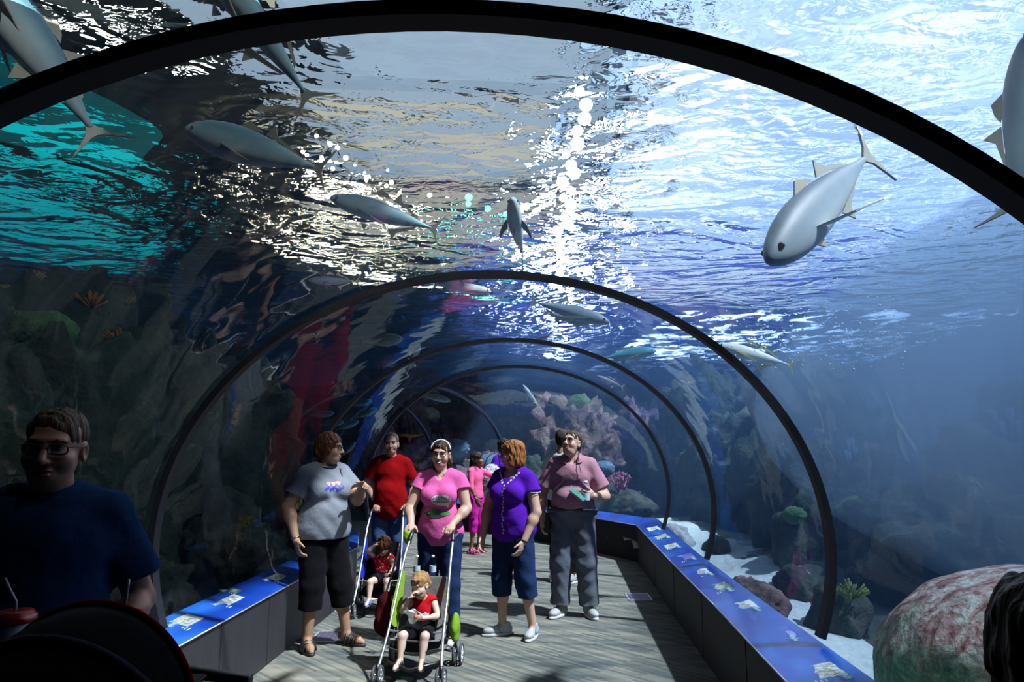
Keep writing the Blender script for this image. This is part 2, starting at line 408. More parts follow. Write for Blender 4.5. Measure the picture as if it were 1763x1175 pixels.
# -- floor vents
def vent(x, y, rot, label):
    root = empty('floor_vent', (x, y, 0.001), rot, label, 'vent', 'metal floor vents')
    bm = bmesh.new()
    bbox_bm(bm, (-.13, -.17, 0), (-.115, .17, .006)); bbox_bm(bm, (.115, -.17, 0), (.13, .17, .006))
    bbox_bm(bm, (-.13, -.17, 0), (.13, -.155, .006)); bbox_bm(bm, (-.13, .155, 0), (.13, .17, .006))
    bm_obj('vent_frame', bm, principled('pale_vent_metal', (0.55, 0.52, 0.62), 0.4, metal=0.3), root)
    bm = bmesh.new()
    for i in range(14): bbox_bm(bm, (-.115, -.15+i*.022, 0.001), (.115, -.141+i*.022, .004))
    for i in range(5): bbox_bm(bm, (-.09+i*.045, -.155, 0.001), (-.086+i*.045, .155, .005))
    bm_obj('vent_grille', bm, principled('violet_grey_metal', (0.22, 0.2, 0.3), 0.4, metal=0.3), root)
    bm = bmesh.new(); bbox_bm(bm, (-.12, -.16, 0.0), (.12, .16, .001)); bm_obj('vent_recess', bm, M_seam, root)
vent(1.06, 7.9, 0.0, 'metal floor vent by the right ledge, near the man in the mauve shirt')
vent(-1.86, 6.2, 0.05, 'metal floor vent between the feet of the woman in grey')

# ================================================================== THE TANK
ZS = 3.7                                                     # water level
M_sand = principled('white_sand', (0.74, 0.76, 0.72), 0.95, spec=0.1)
noise_col(M_sand, [(0.3, (0.58, 0.62, 0.58)), (0.7, (0.84, 0.85, 0.80))], scale=14, detail=8, rough=0.7); add_bump(M_sand, 9.0, 0.6, 0.06, 8)
def heights(x, y, s=0.0):
    return (0.10*np.sin(x*0.9+y*0.5+s)+0.07*np.sin(x*2.1-y*1.3+s*2)+0.03*np.sin(x*5+y*3.7)+0.02*np.sin(y*7.3-x*4.1))
M_silt = noise_col(principled('dark_silt', (0.05, 0.06, 0.05), 0.95), [(0.3, (0.012, 0.018, 0.015)), (0.7, (0.06, 0.065, 0.05))], scale=5)
PATH = []
for k in range(len(STN)-1): PATH += [np.array(q) for q in interp(k, 12)]
PATH = np.array(PATH)
xs = np.arange(-10, 13.01, 0.1); ys = np.arange(-4, 23.01, 0.1); X, Y = np.meshgrid(xs, ys)
Z = 0.21 + heights(X, Y)*.9; V = np.stack([X.ravel(), Y.ravel(), Z.ravel()], 1)
i_ = np.arange(len(xs)*len(ys)).reshape(len(ys), len(xs)); F = np.stack([i_[:-1, :-1].ravel(), i_[:-1, 1:].ravel(), i_[1:, 1:].ravel(), i_[1:, :-1].ravel()], 1)
c = V[F].mean(1)[:, :2]; dd = np.linalg.norm(c[:, None, :]-PATH[None, :, :2], axis=2); near = dd.argmin(1); dist = dd.min(1)
pn = PATH[near]; side = (c[:, 0]-pn[:, 0])*np.cos(pn[:, 2])+(c[:, 1]-pn[:, 1])*np.sin(pn[:, 2])
keep = dist > 1.84; F = F[keep]; side = side[keep]; c = c[keep]
edge = 3.02 + .16*np.sin(c[:, 1]*1.7)+.10*np.sin(c[:, 1]*4.1+1)+np.where(c[:, 1] > 9.5, .5, 0)
tag(mesh_obj('ground', V, F, M_sand, mats=[M_sand, M_silt], fmat=np.where((side > 0) & (side < edge), 0, 1)), kind='structure')

M_wall = noise_col(principled('blue_painted_tank_wall', (0.03, 0.1, 0.22), 0.9, spec=0.1),
                   [(0.3, (0.015, 0.05, 0.13)), (0.7, (0.03, 0.13, 0.27))], scale=0.9, detail=6)
add_bump(M_wall, 1.5, 1.0, 0.3, 8)
def quad_wall(name, pts, mat):
    o = mesh_obj(name, pts, [(0, 1, 2, 3)], mat, smooth=False); return tag(o, kind='structure')
quad_wall('wall_right', [(13, -4, -0.2), (13, 23, -0.2), (13, 23, 9), (13, -4, 9)], M_wall)
quad_wall('wall_left', [(-10, -4, -0.2), (-10, 23, -0.2), (-10, 23, 9), (-10, -4, 9)], M_wall)
quad_wall('wall_back', [(-10, 23, -0.2), (13, 23, -0.2), (13, 23, 9), (-10, 23, 9)], M_wall)
quad_wall('wall_front', [(-10, -4, -0.2), (13, -4, -0.2), (13, -4, 9), (-10, -4, 9)], M_wall)

# water body: one closed volume with the tunnel left out of it as a cavity
M_water = bpy.data.materials.new('tank_water'); M_water.use_nodes = True; nt = M_water.node_tree; nt.nodes.clear()
o_ = nd(nt, 'ShaderNodeOutputMaterial')
vs_ = nd(nt, 'ShaderNodeVolumeScatter'); vs_.inputs['Color'].default_value = (0.28, 0.52, 1.0, 1); vs_.inputs['Density'].default_value = 0.045; vs_.inputs['Anisotropy'].default_value = 0.25
va_ = nd(nt, 'ShaderNodeVolumeAbsorption'); va_.inputs['Color'].default_value = (0.05, 0.50, 0.97, 1); va_.inputs['Density'].default_value = 0.10
ad_ = nd(nt, 'ShaderNodeAddShader'); nt.links.new(vs_.outputs[0], ad_.inputs[0]); nt.links.new(va_.outputs[0], ad_.inputs[1]); nt.links.new(ad_.outputs[0], o_.inputs['Volume'])
try: M_water.cycles.homogeneous_volume = True
except Exception: pass
bm = bmesh.new(); bbox_bm(bm, (-9.9, -3.9, -0.1), (12.9, 22.9, ZS-0.02))
sts = []
for k in range(len(STN)-1): sts += interp(k, 4 if k < 4 else 8)[(0 if k == 0 else 1):]
rings = []
AN = [A0-0.02 + (PI-2*(A0-0.02))*i/32 for i in range(33)]
for st in sts:
    r = [bm.verts.new(ell(st, a, 0.012)) for a in AN]
    h = st[2]; q = 2.05
    r += [bm.verts.new((st[0]-q*math.cos(h), st[1]-q*math.sin(h), 0.3)), bm.verts.new((st[0]-q*math.cos(h), st[1]-q*math.sin(h), -0.05)),
          bm.verts.new((st[0]+q*math.cos(h), st[1]+q*math.sin(h), -0.05)), bm.verts.new((st[0]+q*math.cos(h), st[1]+q*math.sin(h), 0.3))]
    rings.append(r)
for a, c in zip(rings, rings[1:]):
    for j in range(len(a)):
        bm.faces.new((a[j], a[(j+1) % len(a)], c[(j+1) % len(a)], c[j]))
bm.faces.new(rings[0][::-1]); bm.faces.new(rings[-1])
bmesh.ops.recalc_face_normals(bm, faces=bm.faces)
# the cavity's faces must look into the tunnel
cav = {v for r in rings for v in r}
for f in bm.faces:
    if f.verts[0] in cav:
        pass
f0 = next(f for f in bm.faces if f.verts[0] in cav and f.calc_center_median().z > 2.0)
if f0.normal.z > 0: bmesh.ops.reverse_faces(bm, faces=[f for f in bm.faces if f.verts[0] in cav])
water = tag(bm_obj('water', bm, M_water), kind='structure')

# rippled surface of the water, seen from below
M_surf = bpy.data.materials.new('water_surface'); M_surf.use_nodes = True; nt = M_surf.node_tree; nt.nodes.clear()
o_ = nd(nt, 'ShaderNodeOutputMaterial'); mx = nd(nt, 'ShaderNodeMixShader'); mx.inputs[0].default_value = 0.88
tr = nd(nt, 'ShaderNodeBsdfTransparent'); gl = nd(nt, 'ShaderNodeBsdfGlass'); gl.inputs['IOR'].default_value = 1.10; gl.inputs['Roughness'].default_value = 0.0
tc = nd(nt, 'ShaderNodeTexCoord')
def wav(scale, st, det, dist):
    mp = nd(nt, 'ShaderNodeMapping'); mp.inputs['Scale'].default_value = st; mp.inputs['Rotation'].default_value = (0, 0, math.radians(-14))
    n = nd(nt, 'ShaderNodeTexNoise'); n.inputs['Scale'].default_value = scale; n.inputs['Detail'].default_value = det; n.inputs['Distortion'].default_value = dist
    nt.links.new(tc.outputs['Object'], mp.inputs['Vector']); nt.links.new(mp.outputs[0], n.inputs['Vector']); return n
n1 = wav(1.1, (1, 1.3, 1), 2, 1.2); n2 = wav(4.5, (1, 1.5, 1), 3, 0.6)
ma = nd(nt, 'ShaderNodeMath', operation='MULTIPLY_ADD'); ma.inputs[1].default_value = 0.25
nt.links.new(n2.outputs['Fac'], ma.inputs[0]); nt.links.new(n1.outputs['Fac'], ma.inputs[2])
bp = nd(nt, 'ShaderNodeBump'); bp.inputs['Strength'].default_value = 1.0; bp.inputs['Distance'].default_value = 1.0
nt.links.new(ma.outputs[0], bp.inputs['Height']); nt.links.new(bp.outputs[0], gl.inputs['Normal'])
nt.links.new(tr.outputs[0], mx.inputs[1]); nt.links.new(gl.outputs[0], mx.inputs[2]); nt.links.new(mx.outputs[0], o_.inputs['Surface'])
tag(mesh_obj('water_surface', [(-9.95, -3.95, ZS), (-9.95, 22.95, ZS), (12.95, 22.95, ZS), (12.95, -3.95, ZS)], [(0, 1, 2, 3)], M_surf, smooth=False), kind='structure')

# roof over the tank with an open skylight, and glowing panels added to colour the water surface
M_roof = noise_col(principled('dark_roof', (0.02, 0.03, 0.035), 0.9), [(0.3, (0.008, 0.012, 0.015)), (0.7, (0.03, 0.05, 0.055))], scale=0.5)
bm = bmesh.new(); HX0, HX1, HY0, HY1 = 1.4, 10.8, 1.5, 19.0
for lo, hi in (((-10, -4), (HX0, 23)), ((HX1, -4), (13, 23)), ((HX0, -4), (HX1, HY0)), ((HX0, HY1), (HX1, 23))):
    bbox_bm(bm, (lo[0], lo[1], 7.25), (hi[0], hi[1], 7.45))
tag(bm_obj('ceiling', bm, M_roof), kind='structure')
def glow_panel(name, pts, col, s, label, cat='added light panel', z=7.0, frame=True):
    root = empty(name, (0, 0, 0), 0, label, cat, 'light panels added above the water')
    n = len(pts)
    V = [(x, y, z) for x, y in pts] + [(x, y, z+0.05) for x, y in pts]
    F = [tuple(range(n))[::-1], tuple(range(n, 2*n))] + [(i, (i+1) % n, n+(i+1) % n, n+i) for i in range(n)]
    mesh_obj('diffuser', V, F, emit('lit_'+name, col, s), root, smooth=False)
    V, F = tube([(x, y, z+0.03) for x, y in pts], 0.06, 6, closed=True); mesh_obj('panel_frame', V, F, M_roof, root)
glow_panel('added_glow_panel', [(-3.9, 3.6), (0.80, 3.6), (0.80, 9.6), (-2.8, 9.2)], (0.40, 0.50, 0.60), 1.05, 'pale grey-blue glowing panel added above the middle of the tunnel')
glow_panel('added_glow_panel', [(-3.9, 9.4), (0.2, 9.8), (0.3, 12.5), (-2.0, 13.2), (-3.0, 12.2)], (0.66, 0.60, 0.46), 0.95, 'cream glowing panel added behind the grey-blue one')
glow_panel('added_glow_panel', [(-8.1+1.55*math.cos(a)*(1+.16*math.sin(3*a)), 10.0+2.2*math.sin(a)*(1+.12*math.cos(4*a))) for a in [2*PI*i/36 for i in range(36)]], (0.0, 0.55, 0.55), 0.95, 'turquoise glowing panel added over the far left corner of the tank')
rl = random.Random(9)
def glint_lamp_row(n, p0, p1, jit, r0, r1, col, s, label):  # glowing globes added to make the glints in the rippled surface
    m = emit('lamp_glow_%d' % len(label), col, s)
    for i in range(n):
        t = i/(n-1); x = p0[0]+(p1[0]-p0[0])*t+rl.uniform(-jit, jit); y = p0[1]+(p1[1]-p0[1])*t+rl.uniform(-.05, .05); r = rl.uniform(r0, r1)
        R_ = empty('added_glint_lamp', (x, y, 6.9), 0, label, 'lamp', label)
        V, F = uv_ball((0, 0, 0), r, 12, 8); mesh_obj('lamp_globe', V, F, m, R_)
        V, F = merge(tube([(0, 0, r*.6), (0, 0, r*1.3)], r*.7, 12), tube([(0, 0, r), (0, 0, .35)], .012, 6)); mesh_obj('lamp_fitting', V, F, M_roof, R_)
glow_panel('added_glow_panel', [(0.95, 3.0), (1.36, 3.0), (1.36, 14.0), (0.95, 9.0)], (0.50, 0.70, 0.92), 1.35, 'blue-white glowing panel added beside the open skylight')
glint_lamp_row(30, (.62, 9.6), (.52, 22.5), .16, .07, .14, (.9, .93, 1.0), 60.0, 'white globe lamp in the row hanging over the tunnel')
glint_lamp_row(26, (-4.2, 10.9), (-2.9, 13.8), .65, .022, .050, (1.0, .82, .50), 150.0, 'warm globe lamp in the cluster over the dark side')
glint_lamp_row(4, (-1.9, 13.9), (-1.0, 15.0), .5, .06, .10, (.15, 1.0, .55), 20.0, 'green globe lamp over the middle of the tank')
glint_lamp_row(6, (-4.9, 5.7), (-4.1, 6.5), .3, .05, .10, (1.0, .92, .75), 30.0, 'warm white globe lamp over the turquoise corner')
glow_panel('added_glow_panel', [(-2.0, 15.0), (9.0, 16.2), (9.0, 22.5), (-2.0, 22.5)], (0.10, 0.16, 0.70), 0.8, 'deep blue glowing panel added over the far end of the tank')

# drifting cloud of fine bubbles that turns the right-hand water pale blue
M_haze = bpy.data.materials.new('bubble_haze'); M_haze.use_nodes = True; nt = M_haze.node_tree; nt.nodes.clear()
o_ = nd(nt, 'ShaderNodeOutputMaterial'); v_ = nd(nt, 'ShaderNodeVolumeScatter'); v_.inputs['Color'].default_value = (0.50, 0.72, 1.0, 1); v_.inputs['Density'].default_value = 0.23; v_.inputs['Anisotropy'].default_value = 0.3
va_ = nd(nt, 'ShaderNodeVolumeAbsorption'); va_.inputs['Color'].default_value = (0.0, 0.42, 1.0, 1); va_.inputs['Density'].default_value = 0.16
ad_ = nd(nt, 'ShaderNodeAddShader'); nt.links.new(v_.outputs[0], ad_.inputs[0]); nt.links.new(va_.outputs[0], ad_.inputs[1]); nt.links.new(ad_.outputs[0], o_.inputs['Volume'])
V, F = uv_ball((0, 0, 0), 1.0, 40, 24); hz = mesh_obj('haze', [(x*5.3, y*9.2, z*2.3) for x, y, z in V], [f[::-1] for f in F], M_haze); hz.location = (7.25, 4.6, 2.05); hz.rotation_euler = (0, 0, math.radians(-3))
bm = bmesh.new(); bm.from_mesh(hz.data); bmesh.ops.remove_doubles(bm, verts=bm.verts, dist=1e-5); bmesh.ops.recalc_face_normals(bm, faces=bm.faces)
for v in bm.verts:
    v.co.z = max(min(v.co.z, ZS-0.05-2.05), -2.0); v.co.x = min(v.co.x, 5.4); v.co.y = max(v.co.y, -8.2)
bm.to_mesh(hz.data); bm.free()
hz.name = 'water_haze'; tag(hz, kind='structure')

# foam lying on the water far ahead, and white beads added as surface glints under it
M_foam = bpy.data.materials.new('white_foam'); M_foam.use_nodes = True; nt = M_foam.node_tree; nt.nodes.clear()
o_ = nd(nt, 'ShaderNodeOutputMaterial'); mx = nd(nt, 'ShaderNodeMixShader'); tr = nd(nt, 'ShaderNodeBsdfTransparent'); tl = nd(nt, 'ShaderNodeBsdfTranslucent'); tl.inputs['Color'].default_value = (.85, .9, .95, 1)
tc = nd(nt, 'ShaderNodeTexCoord'); n1 = nd(nt, 'ShaderNodeTexNoise'); n1.inputs['Scale'].default_value = 1.6; n1.inputs['Detail'].default_value = 7; n1.inputs['Roughness'].default_value = .7; n1.inputs['Distortion'].default_value = 1.4
cr = nd(nt, 'ShaderNodeValToRGB'); cr.color_ramp.elements[0].position = .54; cr.color_ramp.elements[1].position = .60
nt.links.new(tc.outputs['Object'], n1.inputs['Vector']); nt.links.new(n1.outputs['Fac'], cr.inputs[0]); nt.links.new(cr.outputs[0], mx.inputs[0]); nt.links.new(tr.outputs[0], mx.inputs[1]); nt.links.new(tl.outputs[0], mx.inputs[2]); nt.links.new(mx.outputs[0], o_.inputs['Surface'])
tag(mesh_obj('foam', [(2.2, 10.5, ZS+.02), (7.5, 10.5, ZS+.02), (8.5, 19.5, ZS+.02), (1.2, 19.5, ZS+.02)], [(0, 1, 2, 3)], M_foam, smooth=False), 'white foam streaks on the water far ahead on the right', 'foam', kind='stuff')
vf = []; rb = random.Random(21)
for i in range(170):
    t = rb.random(); u = 1235+330*rb.random()**.8; v = 640-190*rb.random()*(.4+.6*rb.random()); y = rb.uniform(5.6, 6.9)
    x_ = (u-IMW/2)/FPX; z_ = -(v-IMH/2)/FPX; cp, sp = math.cos(PITCH), math.sin(PITCH); y2 = cp-z_*sp; z2 = sp+z_*cp; c_, s_ = math.cos(YAW), math.sin(YAW)
    r = Vector((x_*c_-y2*s_, x_*s_+y2*c_, z2)); p = r*(y/r.y)+Vector((0, 0, EYE))
    if p.z < ZS-.06: vf.append(uv_ball(p, rb.uniform(.005, .012), 6, 4))
V, F = merge(*vf); tag(mesh_obj('glint_beads', V, F, principled('glint_bead_white', (.95, .97, 1.0), .1, spec=1.0)), 'small white beads added as surface glints in the blue water right of the second rib', 'glint_beads', kind='stuff')
# ================================================================== SOLID MODELLING: blended distance fields meshed by surface nets
class Sdf:
    def __init__(s): s.ops = []
    def cap(s, a, b, ra, rb=None, k=0.02, sub=False, flat=False):
        rb = ra if rb is None else rb
        s.ops.append(('cap', np.array(a, float), np.array(b, float), ra, rb, k, sub, flat)); return s
    def ell(s, c, r, R=None, k=0.02, sub=False):
        r = (r, r, r) if not hasattr(r, '__len__') else r
        s.ops.append(('ell', np.array(c, float), np.array(r, float), None if R is None else np.array(R, float), 0, k, sub, False)); return s
    def chain(s, pts, rad, k=0.02):
        for i in range(len(pts)-1): s.cap(pts[i], pts[i+1], rad[i], rad[i+1], k)
        return s
    def plane(s, p, n): s.ops.append(('pl', np.array(p, float), np.array(n, float)/np.linalg.norm(n), 0, 0, 0, False, False)); return s
    @staticmethod
    def dist(op, P):
        if op[0] == 'cap':
            _, a, b, ra, rb, k, sub, flat = op
            ab = b-a; L2 = ab@ab + 1e-12
            t = np.clip(((P-a)@ab)/L2, 0, 1)
            d = np.linalg.norm(P-a-t[..., None]*ab, axis=-1) - (ra+(rb-ra)*t)
            if flat: d = np.maximum(d, ((P-b)@ab)/math.sqrt(L2))
            return d
        if op[0] == 'ell':
            _, c, r, R = op[:4]; q = P-c
            if R is not None: q = q@R          # columns of R are the ellipsoid's axes
            k0 = np.linalg.norm(q/r, axis=-1); k1 = np.linalg.norm(q/(r*r), axis=-1)+1e-9
            return k0*(k0-1)/k1
        return (P-op[1])@op[2]
    def mesh(s, h, field=None):
        lo = np.full(3, 1e9); hi = -lo; bb = []
        for op in s.ops:
            if op[0] == 'cap': l = np.minimum(op[1]-op[3], op[2]-op[4]); u = np.maximum(op[1]+op[3], op[2]+op[4])
            elif op[0] == 'ell': m = np.max(op[2]) if op[3] is not None else op[2]; l = op[1]-m; u = op[1]+m
            else: bb.append(None); continue
            e = op[5]+2.5*h; bb.append((l-e, u+e))
            if not op[6]: lo = np.minimum(lo, l); hi = np.maximum(hi, u)
        lo -= 3*h; hi += 3*h
        n = np.ceil((hi-lo)/h).astype(int)+1
        D = np.full(n, 0.5, np.float32)
        ax = [lo[i]+h*np.arange(n[i]) for i in range(3)]
        for op, b in zip(s.ops, bb):
            if b is None:
                G = (ax[0]-op[1][0])[:, None, None]*op[2][0] + (ax[1]-op[1][1])[None, :, None]*op[2][1] + (ax[2]-op[1][2])[None, None, :]*op[2][2]
                D = np.maximum(D, G.astype(np.float32)); continue
            i0 = np.clip(np.floor((b[0]-lo)/h).astype(int), 0, n); i1 = np.clip(np.ceil((b[1]-lo)/h).astype(int)+1, 0, n)
            if (i1 <= i0).any(): continue
            X, Y, Z = np.meshgrid(ax[0][i0[0]:i1[0]], ax[1][i0[1]:i1[1]], ax[2][i0[2]:i1[2]], indexing='ij')
            d = s.dist(op, np.stack([X, Y, Z], -1)); sl = tuple(slice(a, c) for a, c in zip(i0, i1)); A = D[sl]; k = max(op[5], 1e-5)
            if op[6]:
                d = -d; hh = np.clip(0.5-0.5*(A-d)/k, 0, 1); D[sl] = A*(1-hh)+d*hh + k*hh*(1-hh)
            else:
                hh = np.clip(0.5+0.5*(A-d)/k, 0, 1); D[sl] = A*(1-hh)+d*hh - k*hh*(1-hh)
        if field is not None:
            I = np.argwhere(np.abs(D) < 3*h); P = lo + I*h
            D[I[:, 0], I[:, 1], I[:, 2]] += field(P).astype(np.float32)
        D[0] = D[-1] = 0.5; D[:, 0] = D[:, -1] = 0.5; D[:, :, 0] = D[:, :, -1] = 0.5
        return nets(D, lo, h)
def nets(D, lo, h):
    ins = D < 0
    n = np.array(D.shape); c = ins[:-1, :-1, :-1].astype(np.int8)
    for dx in (0, 1):
        for dy in (0, 1):
            for dz in (0, 1):
                if dx or dy or dz: c = c + ins[dx:n[0]-1+dx, dy:n[1]-1+dy, dz:n[2]-1+dz]
    act = (c > 0) & (c < 8); I = np.argwhere(act)
    idx = np.full(act.shape, -1, np.int64); idx[act] = np.arange(len(I))
    acc = np.zeros((len(I), 3)); cnt = np.zeros(len(I))
    cor = [(a, b, d) for a in (0, 1) for b in (0, 1) for d in (0, 1)]
    val = {q: D[I[:, 0]+q[0], I[:, 1]+q[1], I[:, 2]+q[2]] for q in cor}
    for q in cor:
        for a in range(3):
            if q[a] == 0:
                q2 = list(q); q2[a] = 1; q2 = tuple(q2); v0, v1 = val[q], val[q2]; m = (v0 < 0) != (v1 < 0)
                t = v0[m]/(v0[m]-v1[m]); p = np.zeros((m.sum(), 3)); p[:] = q; p[:, a] = t; acc[m] += p; cnt[m] += 1
    V = lo + (I + acc/cnt[:, None])*h
    F = []
    for a in range(3):
        sl0 = [slice(None)]*3; sl1 = [slice(None)]*3; sl0[a] = slice(0, -1); sl1[a] = slice(1, None)
        m = ins[tuple(sl0)] != ins[tuple(sl1)]; E = np.argwhere(m); b, d = (a+1) % 3, (a+2) % 3
        ok = (E[:, b] > 0) & (E[:, d] > 0) & (E[:, b] < n[b]-1) & (E[:, d] < n[d]-1); E = E[ok]
        s0 = ins[E[:, 0], E[:, 1], E[:, 2]]; q = []
        for ob, od in ((-1, -1), (0, -1), (0, 0), (-1, 0)):
            K = E.copy(); K[:, b] += ob; K[:, d] += od; q.append(idx[K[:, 0], K[:, 1], K[:, 2]])
        Q = np.stack(q, 1); Q[~s0] = Q[~s0][:, ::-1]; F.append(Q)
    return V, np.concatenate(F)
def sdf_obj(name, S, h, mat, parent=None, field=None, mats=None, region=None):
    V, F = S.mesh(h, field)
    fm = None
    if region is not None:
        c = V[F].mean(1); fm = region(c)
    return mesh_obj(name, V, F, mat, parent, True, mats, fm)
def wob(amp, fr, seed=0.0, st=(1, 1, 1)):
    def f(P):
        x, y, z = P[:, 0]*fr*st[0]+seed, P[:, 1]*fr*st[1]+seed*1.3, P[:, 2]*fr*st[2]+seed*0.7
        return amp*(np.sin(x+1.7*np.sin(y*0.8))*np.sin(y*1.1+1.3*np.sin(z*0.9))+0.5*np.sin(z*2.1+x*1.3+1.1*np.sin(y*1.7)))
    return f
def folds(amp, seed=0.0):
    """creases that hang and pull across cloth"""
    def f(P):
        x, y, z = P[:, 0]+seed, P[:, 1], P[:, 2]
        a = np.sin(x*38+z*9+3*np.sin(z*7+seed))*np.sin(z*6+x*4+seed*3)
        b = np.sin(z*46+x*22*np.sign(x)+2.5*np.sin(x*13+y*9))*np.sin(x*9+y*7+seed)
        return amp*(a*0.6+b*0.5)
    return f

# ================================================================== PEOPLE
def skin_mat(name, col):
    m = principled(name, col, 0.5, spec=0.35); m.node_tree.nodes['Principled BSDF'].inputs['Subsurface Weight'].default_value = 0.0
    dk = tuple(c*0.88 for c in col)
    noise_col(m, [(0.35, dk), (0.65, col)], scale=14, detail=3); return m
M_skin = skin_mat('fair_skin', (0.60, 0.38, 0.28)); M_skinr = skin_mat('ruddy_skin', (0.55, 0.32, 0.23)); M_skint = skin_mat('tanned_skin', (0.42, 0.24, 0.15))
M_skind = skin_mat('brown_skin', (0.20, 0.095, 0.055)); M_skinb = skin_mat('pale_child_skin', (0.72, 0.50, 0.40))
M_lips = principled('lips', (0.42, 0.15, 0.13), 0.4); M_lipd = principled('dark_lips', (0.16, 0.06, 0.05), 0.4)
M_eyew = principled('eye_white', (0.75, 0.75, 0.73), 0.2); M_iris = principled('dark_iris', (0.03, 0.02, 0.015), 0.15)
M_teeth = principled('teeth', (0.8, 0.78, 0.72), 0.25); M_black = principled('black_plastic', (0.008, 0.008, 0.009), 0.35)
M_lens = glass_mat('spectacle_lens', bump=0.0)
def hair_mat(name, col):
    m = principled(name, col, 0.6, spec=0.15); dk = tuple(c*0.45 for c in col); lt = tuple(min(1, c*1.25) for c in col)
    noise_col(m, [(0.3, dk), (0.7, lt)], scale=60, detail=3, stretch=(1, 1, 0.12)); return add_bump(m, 90, 0.8, 0.01, 2, stretch=(1, 1, 0.12))
H_dark = hair_mat('near_black_hair', (0.012, 0.009, 0.008)); H_brown = hair_mat('dark_brown_hair', (0.035, 0.018, 0.011)); H_red = hair_mat('copper_hair', (0.30, 0.12, 0.04))
H_auburn = hair_mat('auburn_hair', (0.09, 0.03, 0.015)); H_blond = hair_mat('blond_hair', (0.42, 0.24, 0.10)); H_grey = hair_mat('greying_hair', (0.12, 0.105, 0.095)); H_ash = hair_mat('short_brown_hair', (0.045, 0.026, 0.018))
def L2(v): return np.array((v[0], -v[1], v[2]), float)          # (left, forward, up) -> local axes
class Head:
    def __init__(s, pivot, yaw=0, pitch=0, roll=0, sc=1.0):
        """pivot: centre of the head between the eyes (left, forward, up)"""
        s.p = L2(pivot); s.sc = sc
        s.R = np.array((Matrix.Rotation(math.radians(yaw), 3, 'Z') @ Matrix.Rotation(math.radians(-pitch), 3, 'X') @ Matrix.Rotation(math.radians(roll), 3, 'Y')))
    def __call__(s, v): return s.p + s.R@(L2(v)*s.sc)
    def e(s, S, c, r, k=0.012, sub=False): r = np.array(r if hasattr(r, '__len__') else (r, r, r))*s.sc; S.ell(s(c), r, s.R, k*s.sc, sub)
    def c(s, S, a, b, ra, rb, k=0.01, sub=False): S.cap(s(a), s(b), ra*s.sc, rb*s.sc, k*s.sc, sub)
def head_ops(S, H, chub=0.0, child=False, open_mouth=False):
    H.e(S, (0, -.012, .038), (.077, .094, .082))
    H.e(S, (0, .020, -.030), (.064+chub*.010, .070, .086), .02)
    H.e(S, (0, .046, -.084), (.042+chub*.012, .040, .030), .02)
    if chub > 0: H.e(S, (0, .025, -.105), (.05*chub+.01, .045, .028), .025)
    H.e(S, (0, .074, .030), (.050, .020, .012), .015)
    for s in (-1, 1):
        H.e(S, (s*.032, .098, .006), (.021, .020, .013), .014, True)
        H.e(S, (s*.042, .056, -.032), (.026, .028, .028), .02)
        H.e(S, (s*.078, -.008, -.010), (.010, .022, .034), .006)
        H.e(S, (s*.085, -.002, -.010), (.006, .011, .020), .004, True)
    if child: H.c(S, (0, .086, -.008), (0, .098, -.030), .007, .011, .012)
    else:
        H.c(S, (0, .084, .014), (0, .111, -.030), .008, .012, .012)
        for s in (-1, 1): H.e(S, (s*.012, .098, -.034), (.009, .010, .008), .006)
    H.e(S, (0, .088, -.0595), (.025, .010, .0055), .005); H.e(S, (0, .086, -.073), (.021, .011, .0065), .005)
    H.e(S, (0, .100, -.066), (.022, .012, .0022 if not open_mouth else .005), .003, True)
def lips_region(H, skin_i=0, lip_i=1):
    def f(c):
        q = (c-H.p)@H.R/H.sc; q = q*np.array([1, -1, 1])
        m = (np.abs(q[:, 0]) < .026) & (q[:, 1] > .075) & ((((q[:, 0])/.026)**2+((q[:, 2]+.0665)/.013)**2) < 1)
        return np.where(m, lip_i, skin_i)
    return f
